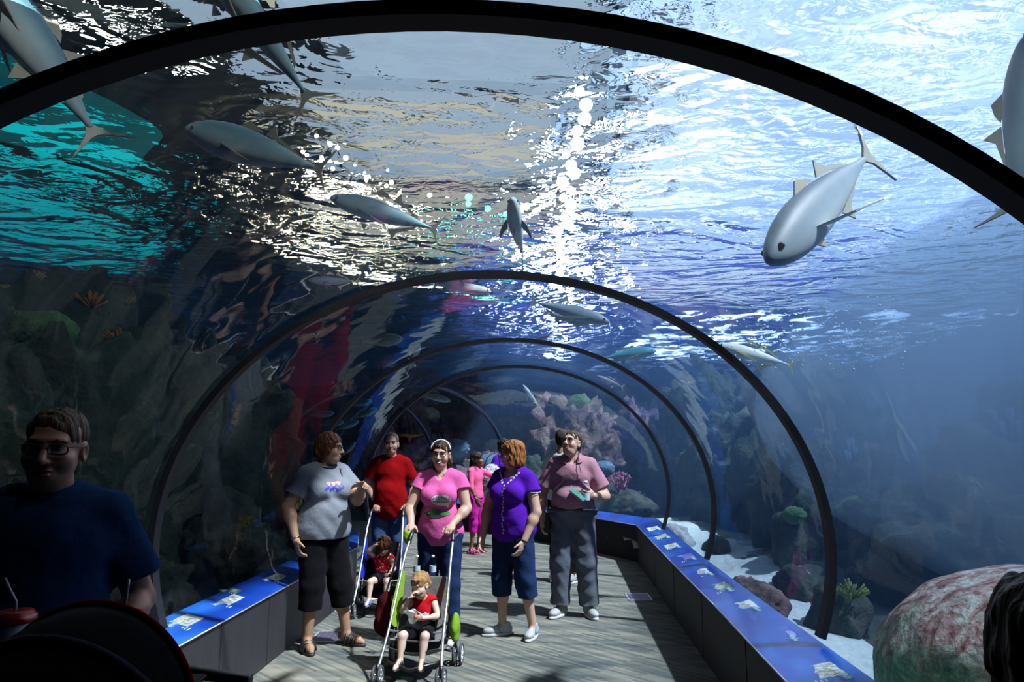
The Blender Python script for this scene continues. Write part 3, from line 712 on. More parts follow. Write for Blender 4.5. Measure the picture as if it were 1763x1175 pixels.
def face_parts(H, root, brow, glasses=None, smile=False, lidded=False):
    for s in (-1, 1):
        e = mesh_obj('eye', *uv_ball(H((s*.031, .0685, .005)), .0125*H.sc, 14, 10), M_eyew, root)
        V, F = uv_ball(H((s*.031, .0768, .0045)), .0062*H.sc, 10, 8); mesh_obj('iris', V, F, M_iris, e)
        pts = [H((s*x, y, z)) for x, y, z in ((.014, .090, .024), (.028, .090, .030), (.044, .080, .026), (.052, .070, .020))]
        V, F = tube(pts, [.003*H.sc, .004*H.sc, .0035*H.sc, .002*H.sc], 6); mesh_obj('eyebrow', V, F, brow, root)
        pts = [H((s*x, y, z)) for x, y, z in ((.018, .079, .008), (.031, .084, .0135), (.045, .073, .007))]
        V, F = tube(pts, .0022*H.sc, 6); mesh_obj('eyelid', V, F, brow if not lidded else M_skin, root)
    if smile:
        V, F = tube([H((x, .0985-abs(x)*.25, -.0665+abs(x)*.12)) for x in (-.018, -.009, 0, .009, .018)], [.002*H.sc, .0038*H.sc, .0042*H.sc, .0038*H.sc, .002*H.sc], 8)
        mesh_obj('teeth', V, F, M_teeth, root)
    if glasses:
        vf = []
        for s in (-1, 1):
            pts = [H((s*.034+.0255*np.sign(math.cos(a))*abs(math.cos(a))**.6, .098-.010*abs(s*.033+.0245*math.cos(a))/.05, .003+.0145*np.sign(math.sin(a))*abs(math.sin(a))**.6)) for a in [2*PI*i/18 for i in range(18)]]
            vf.append(tube(pts, 0.0026*H.sc, 6, closed=True))
            vf.append(tube([H((s*.057, .086, .010)), H((s*.080, .04, .010)), H((s*.083, -.012, .004))], .0018*H.sc, 6))
            lens = mesh_obj('spectacle_lens', [tuple(p) for p in pts], [tuple(range(18))], M_lens, None)
            if s == -1: l0 = lens
            else: l1 = lens
        vf.append(tube([H((-.010, .100, .010)), H((0, .102, .012)), H((.010, .100, .010))], .0018*H.sc, 6))
        V, F = merge(*vf); g = mesh_obj('spectacles', V, F, glasses, root); l0.parent = g; l1.parent = g
def hair(kind, H, root, mat, h=0.004, seed=0.0):
    S = Sdf(); E = lambda c, r, k=.012, sub=False: H.e(S, c, r, k, sub)
    amp = .0022
    if kind == 'crop':                       # short men's hair
        E((0, -.016, .042), (.081, .098, .085)); E((0, -.055, -.01), (.066, .048, .06), .02)
        E((0, .128, -.012), (.100, .074, .104), .010, True)
        for s in (-1, 1): E((s*.09, .02, -.055), (.03, .06, .07), .01, True)
        E((0, -.02, -.13), (.2, .2, .07), .01, True)
    elif kind == 'receding':
        E((0, -.016, .040), (.082, .098, .085)); E((0, -.055, -.01), (.068, .050, .06), .02)
        E((0, .125, .0), (.085, .085, .125), .012, True)
        for s in (-1, 1): E((s*.09, .03, -.055), (.03, .07, .07), .01, True)
        E((0, -.02, -.13), (.2, .2, .07), .01, True)
    elif kind == 'curly':                    # short full women's hair
        E((0, -.020, .045), (.094, .108, .092)); E((0, -.065, -.02), (.086, .070, .085), .03)
        for s in (-1, 1): E((s*.072, -.010, -.005), (.026, .045, .06), .02)
        E((0, .120, -.038), (.074, .078, .104), .012, True); E((0, -.02, -.16), (.2, .2, .07), .01, True); amp = .004
    elif kind == 'bob':
        E((0, -.018, .042), (.090, .108, .090)); E((0, -.062, -.03), (.088, .066, .085), .03); E((0, -.055, -.085), (.090, .062, .045), .03)
        for s in (-1, 1): E((s*.078, -.008, -.045), (.022, .052, .078), .02)
        E((0, .122, -.045), (.068, .080, .108), .012, True); E((0, -.02, -.20), (.2, .2, .075), .006, True); amp = .004
    elif kind == 'tied':                     # pulled back with loose ends at the side
        E((0, -.016, .042), (.084, .102, .087)); E((0, -.060, -.02), (.076, .055, .07), .02)
        E((.062, -.035, -.050), (.034, .045, .060), .025); E((.078, -.030, -.085), (.022, .032, .035), .02); E((-.058, -.045, -.050), (.024, .040, .050), .02)
        E((0, .124, -.030), (.076, .078, .108), .012, True); amp = .004
    elif kind == 'long':                     # long, straight, down the back
        E((0, -.016, .042), (.088, .104, .089)); E((0, -.055, -.03), (.086, .060, .09), .03)
        H.c(S, (0, -.06, -.05), (0, -.085, -.27), .070, .045, .03); E((0, -.085, -.30), (.075, .03, .08), .03)
        E((0, .116, -.050), (.072, .085, .110), .012, True); amp = .004
    elif kind == 'toddler':
        E((0, -.014, .042), (.086, .104, .088)); E((0, -.060, -.015), (.074, .054, .06), .02); E((0.02, .070, .085), (.05, .03, .022), .02)
        E((0, .122, -.045), (.076, .080, .112), .012, True); E((0, -.02, -.145), (.2, .2, .08), .01, True)
        for s in (-1, 1): E((s*.09, .025, -.055), (.03, .055, .06), .01, True)
        amp = .004
    elif kind == 'shag':                     # toddler girl, hair falling over the face
        E((0, -.010, .042), (.088, .110, .090)); E((0, -.055, -.03), (.084, .060, .08), .03)
        for s in (-1, 1): H.c(S, (s*.070, .03, 0), (s*.074, .02, -.13), .030, .018, .02)
        E((-.045, .070, .02), (.035, .045, .09), .02); amp = .005
    f1 = wob(amp*H.sc, 130/H.sc, seed, (1, 1, .22)); f2 = wob(amp*.8*H.sc, 45/H.sc, seed+2)
    return sdf_obj('hair', S, h, mat, root, field=lambda P: f1(P)+f2(P))
def hand_ops(S, w, d, n, t, curl=0.35, s=1.0, thumb=0.6, spread=0.0, point=False):
    """w wrist, d towards the fingers, n the way the palm faces, t the thumb's side (local axes)"""
    d = np.array(d, float); d /= np.linalg.norm(d); t = np.array(t, float); t -= d*(t@d); t /= np.linalg.norm(t)
    n0 = np.cross(d, t); n = n0 if np.dot(n0, n) > 0 else -n0
    R = np.stack([t, d, n], 1); w = np.array(w, float)
    S.ell(w+d*.048*s, (.041*s, .052*s, .017*s), R, .012*s); S.ell(w+d*.030*s+t*.020*s+n*.006*s, (.020*s, .034*s, .016*s), R, .01*s)
    for i, (o, L) in enumerate(((.029, .070), (.010, .080), (-.010, .074), (-.028, .058))):
        p = w+d*.088*s+t*o*s; a = (curl if not (point and i == 0) else .05); ang = a*.7; dd = d+t*(o*spread*10)
        dd /= np.linalg.norm(dd)
        for j, f in enumerate((.42, .32, .26)):
            v = dd*math.cos(ang)+n*math.sin(ang); q = p+v*L*f*s
            S.cap(p, q, (.0092-.0009*j)*s, (.0083-.0009*j)*s, .004*s); p = q; ang += a*1.15
    p = w+d*.022*s+t*.034*s+n*.004*s; v = d*.72+t*.62*(1-thumb*.3)+n*.35*thumb; v /= np.linalg.norm(v)
    q = p+v*.040*s; S.cap(p, q, .0125*s, .0098*s, .010*s); v2 = v+n*.5*curl+d*.35; v2 /= np.linalg.norm(v2); S.cap(q, q+v2*.030*s, .0095*s, .0078*s, .004*s)
def human(name, label, xy, heading, height, g=1.0, female=False, J=None, head=(0, 0, 0), skin=None, hairk=None, hmat=None, chub=0.0, glasses=None, smile=False,
          shirt=None, pants=None, h=0.0055, hands=None, shoes=None, z0=0.0, child=False, ga=1.0, gl=1.0, hs=1.0, arms_skin=True, seated=False, group=None, lidded=False, cat='person', face=True, belly=0.0):
    """one person: body in one mesh; hair, clothes and shoes as children"""
    s = height/1.72; root = empty(name, (xy[0], xy[1], z0), math.radians(heading), label, cat, group)
    D = dict(pel=(0, -.01, .94), hipL=(.088, 0, .90), hipR=(-.088, 0, .90), knL=(.10, .02, .50), knR=(-.10, .02, .50), anL=(.11, -.02, .085), anR=(-.11, -.02, .085),
             toL=(.135, .15, .03), toR=(-.135, .15, .03), bel=(0, .01, 1.08), che=(0, 0, 1.28), shL=(.165, -.015, 1.392), shR=(-.165, -.015, 1.392), nb=(0, -.015, 1.45), nt=(0, .0, 1.53),
             hd=(0, .015, 1.603), elL=(.235, -.03, 1.13), elR=(-.235, -.03, 1.13), wrL=(.25, .06, .885), wrR=(-.25, .06, .885))
    if J: D.update(J)
    P = {k: L2(v)*s for k, v in D.items()}
    H = Head(tuple(np.array(D['hd'])*s), head[0], head[1], head[2], s*hs); skin = skin or M_skin
    pel, bel, che = P['pel'], P['bel'], P['che']; gw = 0.93 if female else 1.0
    ax = P['nb']-P['pel']; ax = ax/np.linalg.norm(ax); lx = P['shL']-P['shR']; lx = lx-ax*(lx@ax); lx /= np.linalg.norm(lx); fx = np.cross(ax, lx); TR = np.stack([lx, fx, ax], 1)
    fwd = -fx if (-fx)@np.array((0, -1, 0)) > 0 else fx
    def torso(S, o=0.0, low=True, bust=True):
        if low: S.ell(pel, ((.165*g+o)*s, (.120*g+o)*s, (.125+o)*s), TR, .05*s)
        S.ell(bel+fwd*belly*.35*s, ((.140*g+o)*s, (.105*g+belly+o)*s, (.16+o)*s), TR, .06*s)
        S.ell(che, ((.150*(.6+.4*g)*gw+o)*s, (.108*(.5+.5*g)+o)*s, (.155+o)*s), TR, .05*s)
        S.cap(P['shL']*.85+P['shR']*.15, P['shR']*.85+P['shL']*.15, (.052+o)*s*(.8+.2*g), (.052+o)*s*(.8+.2*g), .05*s)
        S.cap((P['shL']*.45+P['nb']*.55), (P['shR']*.45+P['nb']*.55), (.044+o)*s, (.044+o)*s, .05*s)
        if female and bust:
            for q in (-1, 1): S.ell(che+lx*q*.072*s*g**.5+fwd*(.075+.02*g)*s-ax*.03*s, ((.068*g**.5+o)*s,)*3, None, .04*s)
    S = Sdf(); torso(S, -.006)
    for q in 'LR':
        S.cap(P['sh'+q], P['el'+q], .050*ga*s, .041*ga*s, .025*s); S.cap(P['el'+q], P['wr'+q], .040*ga*s, .0265*ga**.5*s, .015*s)
        S.ell(P['el'+q]*.72+P['wr'+q]*.28, .041*ga*s, None, .03*s)
        S.cap(P['hip'+q], P['kn'+q], .088*gl*s, .056*gl*s, .04*s); S.cap(P['kn'+q], P['an'+q], .052*gl*s, .034*s*gl**.5, .02*s)
        bk = P['kn'+q]-P['an'+q]; bk = bk/np.linalg.norm(bk); tn = P['to'+q]-P['an'+q]; back = -(tn-bk*(tn@bk)); back /= np.linalg.norm(back)
        S.ell(P['kn'+q]*.70+P['an'+q]*.30+back*.018*s, (.047*gl*s, .050*gl*s, .10*s), None if not seated else TR*0+np.stack([lx, np.cross(bk, lx), bk], 1), .03*s)
        fk = .78 if (shoes and shoes['kind'] == 'trainer') else 1.0; tq = P['an'+q]+(P['to'+q]-P['an'+q])*(.8 if fk < 1 else 1.0)
        S.cap(P['an'+q], tq*.7+P['an'+q]*.3-np.array((0, 0, .004))*s, .036*fk*s, .027*fk*s, .02*s); S.cap(tq*.75+P['an'+q]*.25-np.array((0, 0, .002))*s, tq, .033*fk*s, .020*fk*s, .02*s)
        heel = P['an'+q]+back*.03*s; heel[2] = min(heel[2], P['an'+q][2])-.035*s; S.ell(heel, .033*fk*s, None, .02*s)
        d = P['wr'+q]-P['el'+q]; hd = dict(d=d, n=np.array((-1 if q == 'L' else 1, 0, 0)), t=np.array((0, -1, 0)), curl=.38)
        if hands and hands.get(q):
            for kk, vv in hands[q].items(): hd[kk] = L2(vv) if kk in 'dnt' else vv
        hand_ops(S, P['wr'+q], hd['d'], hd['n'], hd['t'], hd['curl'], s*(1.0 if not child else 1.05), hd.get('thumb', .6), hd.get('spread', 0), hd.get('point', False))
    S.cap(P['nb'], P['nt'], .056*s*(1 if female else 1.08)*(.8+.2*g), .053*s, .02*s)
    Sh = Sdf(); head_ops(S, H, chub, child)
    lipm = M_lipd if skin is M_skind else M_lips
    sdf_obj('body', S, h, skin, root, mats=[skin, lipm], region=lips_region(H))
    if face: face_parts(H, root, hmat or H_brown, glasses, smile, lidded)
    if hairk: hair(hairk, H, root, hmat, h=h*.85, seed=height)
    # ---- clothes
    if shirt:
        T = Sdf(); torso(T, .012+shirt.get('loose', 0))
        
        if not shirt.get('tuck') and not seated: T.ell(pel+ax*.02*s+fwd*belly*.2*s, ((.180*g)*s, (.136*g+belly*.3)*s, .23*s), TR, .05*s)
        sl = shirt.get('sleeve', .55)
        for q in 'LR':
            a, b_ = P['sh'+q], P['el'+q]; sr = shirt.get('sr', .066)*s*ga**.6
            if sl <= 1: e = a+(b_-a)*sl; T.cap(a, e, sr*.86, sr*1.08, .035*s, flat=True)
            else:
                T.cap(a, b_, sr, sr*.85, .03*s); e = b_+(P['wr'+q]-b_)*(sl-1); T.cap(b_, e, sr*.85, sr*.62, .02*s, flat=True)
        T.plane(pel*0+np.array((0, 0, shirt.get('hem', .90)*s)), (0, 0, -1))
        nk = shirt.get('neck', 'crew')
        T.cap(P['nb']-ax*.01*s, P['nt']+ax*.05*s, .066*s*(.8+.2*g), .075*s, .008*s, True)
        if nk == 'v': T.cap(P['nb']+fwd*.09*s-ax*.085*s, P['nb']+fwd*.08*s+ax*.06*s, .008*s, .075*s, .010*s, True)
        if nk == 'scoop': T.ell(P['nb']+fwd*.075*s-ax*.01*s, (.075*s, .06*s, .06*s), None, .01*s, True)
        o = sdf_obj('shirt', T, h, shirt['mat'], root, field=folds(shirt.get('fold', .0045)*s, height*7), mats=shirt.get('mats'), region=shirt.get('region'))
        root['shirt'] = o.name
    if pants:
        T = Sdf(); T.ell(pel-ax*.01*s, ((.168*g+.006)*s, (.122*g+.006)*s, .125*s), TR, .05*s)
        T.ell(pel+ax*.07*s+fwd*belly*.25*s, ((.152*g+.010)*s, (.114*g+.010+belly*.95)*s, .12*s), TR, .05*s)
        lg = pants.get('leg', 1.9)
        for q in 'LR':
            a, b_, c_ = P['hip'+q], P['kn'+q], P['an'+q]; r1, r2, r3 = [v*s for v in pants.get('r', (.108, .078, .062))]
            if lg <= 1: e = a+(b_-a)*lg; T.cap(a, e, r1, r1+(r2-r1)*lg, .035*s, flat=True)
            else:
                T.cap(a, b_, r1, r2, .035*s); e = b_+(c_-b_)*(lg-1); T.cap(b_, e, r2, r2+(r3-r2)*(lg-1), .03*s, flat=True)
        if not seated: T.plane((0, 0, pants.get('top', 1.04)*s), (0, 0, 1))
        sdf_obj('trousers' if lg > 1.2 else 'shorts', T, h, pants['mat'], root, field=folds(pants.get('fold', .005)*s, height*3+1))
    if shoes:
        for q in 'LR':
            a, t_ = P['an'+q], P['to'+q]; d = t_-a; d[2] = 0; d /= np.linalg.norm(d); sd = np.array((-d[1], d[0], 0)); zf = a[2]-.085*s; R = np.stack([sd, d, (0, 0, 1)], 1)
            up = lambda x, y, z: a*np.array((1, 1, 0))+sd*x*s+d*y*s+np.array((0, 0, zf+z*s))
            if shoes['kind'] == 'trainer':
                T = Sdf(); T.ell(up(0, .045, .012), (.050*s, .150*s, .030*s), R, .01*s); T.plane((0, 0, zf+.030*s), (0, 0, 1)); T.plane((0, 0, zf+.001), (0, 0, -1))
                so = sdf_obj('sole', T, h*.8, shoes['sole'], None)
                T = Sdf(); T.cap(up(0, -.045, .055), up(0, .105, .045), .043*s, .036*s, .02*s); T.cap(up(0, -.04, .055), up(0, -.025, .105), .043*s, .041*s, .02*s); T.ell(up(0, .12, .045), (.043*s, .06*s, .03*s), R, .02*s)
                T.plane((0, 0, zf+.112*s), (0, 0, 1)); T.plane((0, 0, zf+.022*s), (0, 0, -1))
                sh = sdf_obj('shoe', T, h*.8, shoes['mat'], root); so.parent = sh
                vf = [tube([up(x, y, .098-.25*max(0, y-.02)-abs(x)*.35) for x in (-.03, 0, .03)], .0035*s, 5) for y in (.03, .05, .07, .09)]
                V, F = merge(*vf); mesh_obj('laces', V, F, shoes.get('lace', M_teeth), sh)
                for x_ in (-1, 1):
                    V, F = tube([up(x_*.044, y, .03+.03*k_) for k_, y in ((0, .02), (1, .055), (2, .03))], .004*s, 5); mesh_obj('side_stripe', V, F, shoes.get('stripe', M_black), sh)
            else:
                T = Sdf(); T.ell(up(0, .045, .010), (.050*s, .148*s, .028*s), R, .01*s); T.plane((0, 0, zf+.022*s), (0, 0, 1)); T.plane((0, 0, zf+.001), (0, 0, -1))
                so = sdf_obj('sandal', T, h*.8, shoes['mat'], root)
                vf = []
                for y, zt in ((.025, .098), (.06, .085), (.095, .070)): vf.append(tube([up(-.050, y, .02), up(-.042, y, zt*.75), up(-.02, y, zt*.98), up(0, y, zt), up(.02, y, zt*.98), up(.042, y, zt*.75), up(.050, y, .02)], .012*s, 6))
                vf.append(tube([up(-.042, -.02, .03), up(-.03, -.055, .065), up(.03, -.055, .065), up(.042, -.02, .03)], .007*s, 6))
                V, F = merge(*vf); mesh_obj('strap', V, F, shoes['mat'], so)
    bpy.context.view_layer.update()
    return root, P, H, s
def print_on(obj, polys, mat, name, parent, off=0.002, y0=-1.0):
    """lay flat outlines (local x,z) on the front of a garment"""
    bv = BVHTree.FromObject(obj, bpy.context.evaluated_depsgraph_get()); V = []; F = []
    for pts, faces in polys:
        k = len(V); ok = True; q = []
        for x, z in pts:
            r = bv.ray_cast(Vector((x, y0, z)), Vector((0, 1, 0)))
            if r[0] is None: ok = False; break
            q.append((x, r[0].y-off, z))
        if ok: V += q; F += [tuple(i+k for i in f) for f in faces]
    if not V: return None
    return mesh_obj(name, V, F, mat, parent, smooth=False)
def disc(cx, cz, rx, rz, n=20, rings=4, f=None):
    pts = [(cx, cz)]; F = []
    for r in range(1, rings+1):
        for i in range(n):
            a = 2*PI*i/n; m = f(a) if f else 1.0; pts.append((cx+rx*r/rings*math.cos(a)*m, cz+rz*r/rings*math.sin(a)*m))
    for i in range(n): F.append((0, 1+i, 1+(i+1) % n))
    for r in range(rings-1):
        for i in range(n): F.append((1+r*n+i, 1+(r+1)*n+i, 1+(r+1)*n+(i+1) % n, 1+r*n+(i+1) % n))
    return pts, F
def text_poly(txt, x, z, size, slant=0.0):
    cu = bpy.data.curves.new('t', 'FONT'); cu.body = txt; cu.size = size; cu.align_x = 'CENTER'; cu.shear = slant; cu.resolution_u = 3; cu.offset = size*0.012
    ob = bpy.data.objects.new('t', cu); C.objects.link(ob); bpy.context.view_layer.update()
    me = bpy.data.meshes.new_from_object(ob.evaluated_get(bpy.context.evaluated_depsgraph_get()))
    pts = [(v.co.x+x, v.co.y+z) for v in me.vertices]; F = [tuple(p.vertices) for p in me.polygons]
    bpy.data.objects.remove(ob); bpy.data.curves.remove(cu); bpy.data.meshes.remove(me); return pts, F
# ---- garments
C_gray = cloth('grey_marl_jersey', (0.23, 0.25, 0.29)); C_navyrib = cloth('navy_rib', (0.02, 0.025, 0.07)); C_blackp = cloth('black_trousers_cloth', (0.006, 0.006, 0.008))
C_red = cloth('red_jersey', (0.24, 0.004, 0.006)); C_denim = cloth('blue_denim', (0.045, 0.09, 0.21)); C_dden = cloth('dark_denim', (0.018, 0.035, 0.10))
C_pink = cloth('pink_jersey', (0.72, 0.13, 0.38)); C_purp = cloth('violet_jersey', (0.095, 0.015, 0.40)); C_mauve = cloth('mauve_shirting', (0.43, 0.22, 0.28))
C_gpant = cloth('slate_grey_twill', (0.12, 0.135, 0.17)); C_hot = cloth('bright_pink_knit', (0.85, 0.14, 0.33)); C_mag = cloth('magenta_cotton', (0.48, 0.02, 0.30))
C_navy = cloth('navy_jersey', (0.03, 0.075, 0.20), bump=0.8); C_white = cloth('white_cotton', (0.62, 0.66, 0.72)); C_kred = cloth('toddler_red_jersey', (0.55, 0.012, 0.02))
C_dots = cloth('red_with_pale_flecks', (0.5, 0.01, 0.02)); noise_col(C_dots, [(0.60, (0.5, 0.01, 0.02)), (0.63, (0.8, 0.65, 0.6))], scale=45, detail=1)
C_trainer = principled('silver_grey_mesh', (0.42, 0.44, 0.46), 0.6); C_trainw = principled('white_mesh', (0.72, 0.72, 0.72), 0.6); C_sole = principled('pale_rubber', (0.55, 0.55, 0.56), 0.7)
C_soled = principled('dark_rubber', (0.05, 0.05, 0.06), 0.7); C_teal = principled('teal_trim', (0.05, 0.35, 0.4), 0.5); C_yel = principled('yellow_green_trim', (0.55, 0.6, 0.05), 0.5)
C_leather = principled('dark_leather', (0.012, 0.01, 0.01), 0.45); C_pinksh = principled('pink_sandal_leather', (0.75, 0.12, 0.35), 0.5); C_lavsh = principled('blue_clog_foam', (0.14, 0.2, 0.55), 0.6)
M_silver = principled('silver_metal', (0.6, 0.6, 0.62), 0.25, metal=1.0); M_steel = principled('brushed_tube', (0.72, 0.73, 0.76), 0.32, metal=0.9)
M_bluem = principled('blue_enamel', (0.02, 0.04, 0.5), 0.35); M_red = principled('red_plastic', (0.55, 0.008, 0.012), 0.28); M_lime = cloth('lime_green_fabric', (0.20, 0.36, 0.03), bump=0.4)
M_clear = glass_mat('clear_plastic', bump=0.0, tint=(0.88, 0.93, 0.97)); M_whitep = principled('white_plastic', (0.78, 0.8, 0.82), 0.3); M_skinrgn = None
def band(P, q, mat, name, root, s, f=0.05, rad=.033, wid=.008, face=None):
    """a band round the wrist"""
    d = P['wr'+q]-P['el'+q]; d = d/np.linalg.norm(d); c = P['wr'+q]-d*f*s; u = np.cross(d, (0, 1, 0)); u /= np.linalg.norm(u); v = np.cross(d, u)
    pts = [c+(u*math.cos(a)+v*math.sin(a))*rad*s for a in [2*PI*i/16 for i in range(16)]]
    V, F = tube(pts, wid*s*.7, 6, closed=True); o = mesh_obj(name, V, F, mat, root)
    if face:
        V, F = tube([c+v*rad*s*-1.0, c+v*(rad*1.35)*s*-1.0], .018*s, 14); mesh_obj('watch_face', V, F, face, o)
    return o
def neckband(P, root, s, mat, name='collar', r=.074, drop=.02, g=1.0, tilt=.55):
    c = P['nb']+np.array((0, -.004*s, -.002*s)); pts = []
    for i in range(28):
        a = 2*PI*i/28; pts.append(c+np.array((r*g*math.cos(a), -r*.95*g*math.sin(a), -drop*math.sin(a)*1.6+.020))*s)
    V, F = tube(pts, .0065*s, 6, closed=True); return mesh_obj(name, V, F, mat, root)

# ---- woman in the grey T-shirt, turned towards the middle, pointing
J = dict(elR=(-.285, -.06, 1.13), wrR=(-.25, .05, .87), elL=(.235, .13, 1.17), wrL=(.19, .31, 1.30), anR=(-.10, 0, .085), toR=(-.13, .16, .03), anL=(.22, .04, .085), toL=(.30, .18, .03),
         knL=(.15, .04, .49), knR=(-.09, .03, .49), hd=(.012, .045, 1.60))
root, P, H, s = human('person', 'person in a grey T-shirt with blue print and black cropped trousers, pointing with one hand', (-1.84, 5.86), 42, 1.75, g=1.27, female=True, J=J, head=(48, -2, 0), skin=M_skint,
    hairk='curly', hmat=H_auburn, chub=.6, glasses=M_black, belly=.03, ga=1.25, gl=1.15,
    shirt=dict(mat=C_gray, neck='crew', hem=.87, sleeve=.62, sr=.073, loose=.006), pants=dict(mat=C_blackp, leg=1.42, r=(.122, .098, .085)), shoes=dict(kind='sandal', mat=C_leather),
    hands=dict(L=dict(d=(-.25, .9, .12), n=(-.6, 0, -.8), t=(-.7, .1, .5), curl=.75, point=True), R=dict(curl=.45)))
neckband(P, root, s, C_navyrib, g=1.12, r=.088)
sh = bpy.data.objects[root['shirt']]; M_inkb = principled('blue_ink', (0.02, 0.03, 0.42), .6); M_inkp = principled('peach_ink', (0.55, 0.36, 0.30), .6); r_ = random.Random(3)
blobs = [disc(-.075+.021*i, 1.295+.012*math.sin(i*2.1), .0125, .015, 9, 2, lambda a: 1+.35*math.sin(a*4+i)) for i in range(8)]
print_on(sh, blobs, M_inkb, 'printed_design', root)
print_on(sh, [disc(x, 1.335+.004*(x*30 % 2), .020, .017, 10, 2, lambda a: 1+.25*math.sin(a*3)) for x in (-.045, 0.0, .042)], M_inkp, 'printed_faces', root, off=.0026)
band(P, 'R', M_silver, 'bracelet', root, s, .02); root['shirt'] = 0
V, F = merge(*[tube([P['sh'+'L']*.55+P['nb']*.45+np.array((0, y, .065)) for y in (.05,)] + [P['shL']*.6+P['nb']*.4+np.array((0, -.09, .01)), P['shL']*.62+P['che']*.3+np.array((.03, -.13, -.02))], .008, 6)])
mesh_obj('bag_strap', V, F, C_leather, root)

# ---- man in the red T-shirt behind the blue pushchair
J = dict(elR=(-.265, .02, 1.16), wrR=(-.115, .085, .965), elL=(.265, -.04, 1.14), wrL=(.21, .085, .965))
root, P, H, s = human('person', 'person in a dark red T-shirt and blue jeans, pushing the blue pushchair', (-1.70, 7.78), 4, 1.79, g=1.10, J=J, head=(4, 0, 0), skin=M_skinr,
    hairk='receding', hmat=H_grey, chub=.4, belly=.03, shirt=dict(mat=C_red, neck='crew', hem=.80, sleeve=.68, sr=.070, loose=.006), pants=dict(mat=C_denim, leg=1.9), shoes=dict(kind='trainer', mat=C_trainer, sole=C_sole),
    hands=dict(L=dict(d=(-.02, .9, -.28), n=(0, -.3, -1), t=(-1, 0, 0), curl=1.15), R=dict(d=(.02, .9, -.28), n=(0, -.3, -1), t=(1, 0, 0), curl=1.15)))
neckband(P, root, s, C_red, g=1.05); band(P, 'R', M_bluem, 'wristband', root, s); band(P, 'L', M_steel, 'watch', root, s, face=M_black)

# ---- woman in the pink T-shirt, pushing the lime pushchair
J = dict(elR=(-.26, .05, 1.14), wrR=(-.215, .185, 1.015), elL=(.235, .03, 1.14), wrL=(.135, .185, 1.015), toL=(.13, .15, .03))
root, P, H, s = human('person', 'person smiling in a pink T-shirt with a speech-bubble print, pushing the lime green pushchair', (-.865, 5.98), -3, 1.69, g=1.08, female=True, J=J, head=(-2, -3, 3), skin=M_skin,
    hairk='tied', hmat=H_brown, chub=.35, glasses=M_black, smile=True, ga=1.1,
    shirt=dict(mat=C_pink, neck='v', hem=.83, sleeve=.36, sr=.066), pants=dict(mat=C_dden, leg=1.96, r=(.112, .082, .070)), shoes=dict(kind='trainer', mat=C_trainw, sole=C_soled),
    hands=dict(L=dict(d=(-.02, .9, -.28), n=(0, -.3, -1), t=(-1, 0, 0), curl=1.15), R=dict(d=(.02, .9, -.28), n=(0, -.3, -1), t=(1, 0, 0), curl=1.15)))
V, F = tube([H((.088*math.cos(a), .035-.02*math.sin(a), .035+.092*math.sin(a))) for a in np.linspace(.1, PI-.1, 14)], .007, 6); mesh_obj('headband', V, F, M_whitep, root)
sh = bpy.data.objects[root['shirt']]; root['shirt'] = 0
M_inkw = principled('white_ink_patch', (0.75, 0.75, 0.75), .7); M_inkk = principled('black_ink', (0.01, 0.01, 0.012), .6); M_inkg = principled('green_ink', (0.03, 0.16, 0.03), .6)
bub = print_on(sh, [disc(.035, 1.195, .085, .048, 28, 5)], M_inkw, 'speech_bubble', root)
print_on(sh, [([(.055, 1.165), (.10, 1.165), (.085, 1.125)], [(0, 1, 2)])], M_inkw, 'bubble_tail', root)
for i, (t_, z_) in enumerate((('WELL THIS IS', 1.200), ('AWKWARD', 1.172))): print_on(sh, [text_poly(t_, .035, z_, .027)], M_inkk, 'lettering', root, off=.0045)
print_on(sh, [disc(-.01, 1.085, .105, .026, 24, 3, lambda a: 1+.12*math.sin(a*5)), disc(-.02, 1.062, .06, .02, 16, 2)], M_inkk, 'printed_tank_shadow', root, off=.003)
print_on(sh, [disc(-.035, 1.105, .026, .022, 14, 2), disc(.065, 1.082, .045, .014, 14, 2), disc(-.085, 1.092, .022, .012, 12, 2)], M_inkg, 'printed_tank', root, off=.005)
V, F = tube([P['nb']+np.array((x, -.080-abs(x)*-.3, .01-.07*(1-abs(x)/.06)))*s for x in (-.06, -.03, 0, .03, .06)], .0015, 5); mesh_obj('necklace', V, F, M_silver, root)

# ---- woman in the violet top, head turned away to the left
J = dict(elL=(.245, .0, 1.09), wrL=(.185, .12, .84), elR=(-.265, .02, 1.11), wrR=(-.235, .14, .86), anR=(-.11, .0, .085), toR=(-.22, .125, .03), anL=(.155, -.08, .085), toL=(.20, .08, .03), knL=(.125, -.01, .49), knR=(-.10, .03, .49))
root, P, H, s = human('person', 'red-haired person in a violet short-sleeved top and knee-length dark denim trousers', (-.255, 6.27), -30, 1.69, g=1.14, female=True, J=J, head=(-58, -2, 0), skin=M_skin,
    hairk='bob', hmat=H_red, chub=.3, glasses=M_black, ga=1.15, gl=1.05, belly=.02,
    shirt=dict(mat=C_purp, neck='scoop', hem=.83, sleeve=.42, sr=.070, loose=.008), pants=dict(mat=C_dden, leg=1.34, r=(.118, .092, .082)), shoes=dict(kind='trainer', mat=C_trainer, sole=C_sole, stripe=C_teal),
    hands=dict(L=dict(curl=.45), R=dict(curl=.4)))
sh = bpy.data.objects[root['shirt']]; root['shirt'] = 0; M_inkl = principled('silver_thread', (0.6, 0.58, 0.66), .4)
bits = [disc(.012*math.sin(i*1.9)*.6, 1.30-.027*i, .008, .011, 7, 1, lambda a: 1+.4*math.sin(a*3+i)) for i in range(16)]
bits += [disc(q*(.03+.018*i), 1.325+.021*i, .011, .010, 8, 1, lambda a: 1+.4*math.sin(a*4)) for i in range(5) for q in (-1, 1)]
print_on(sh, bits, M_inkl, 'embroidery', root)
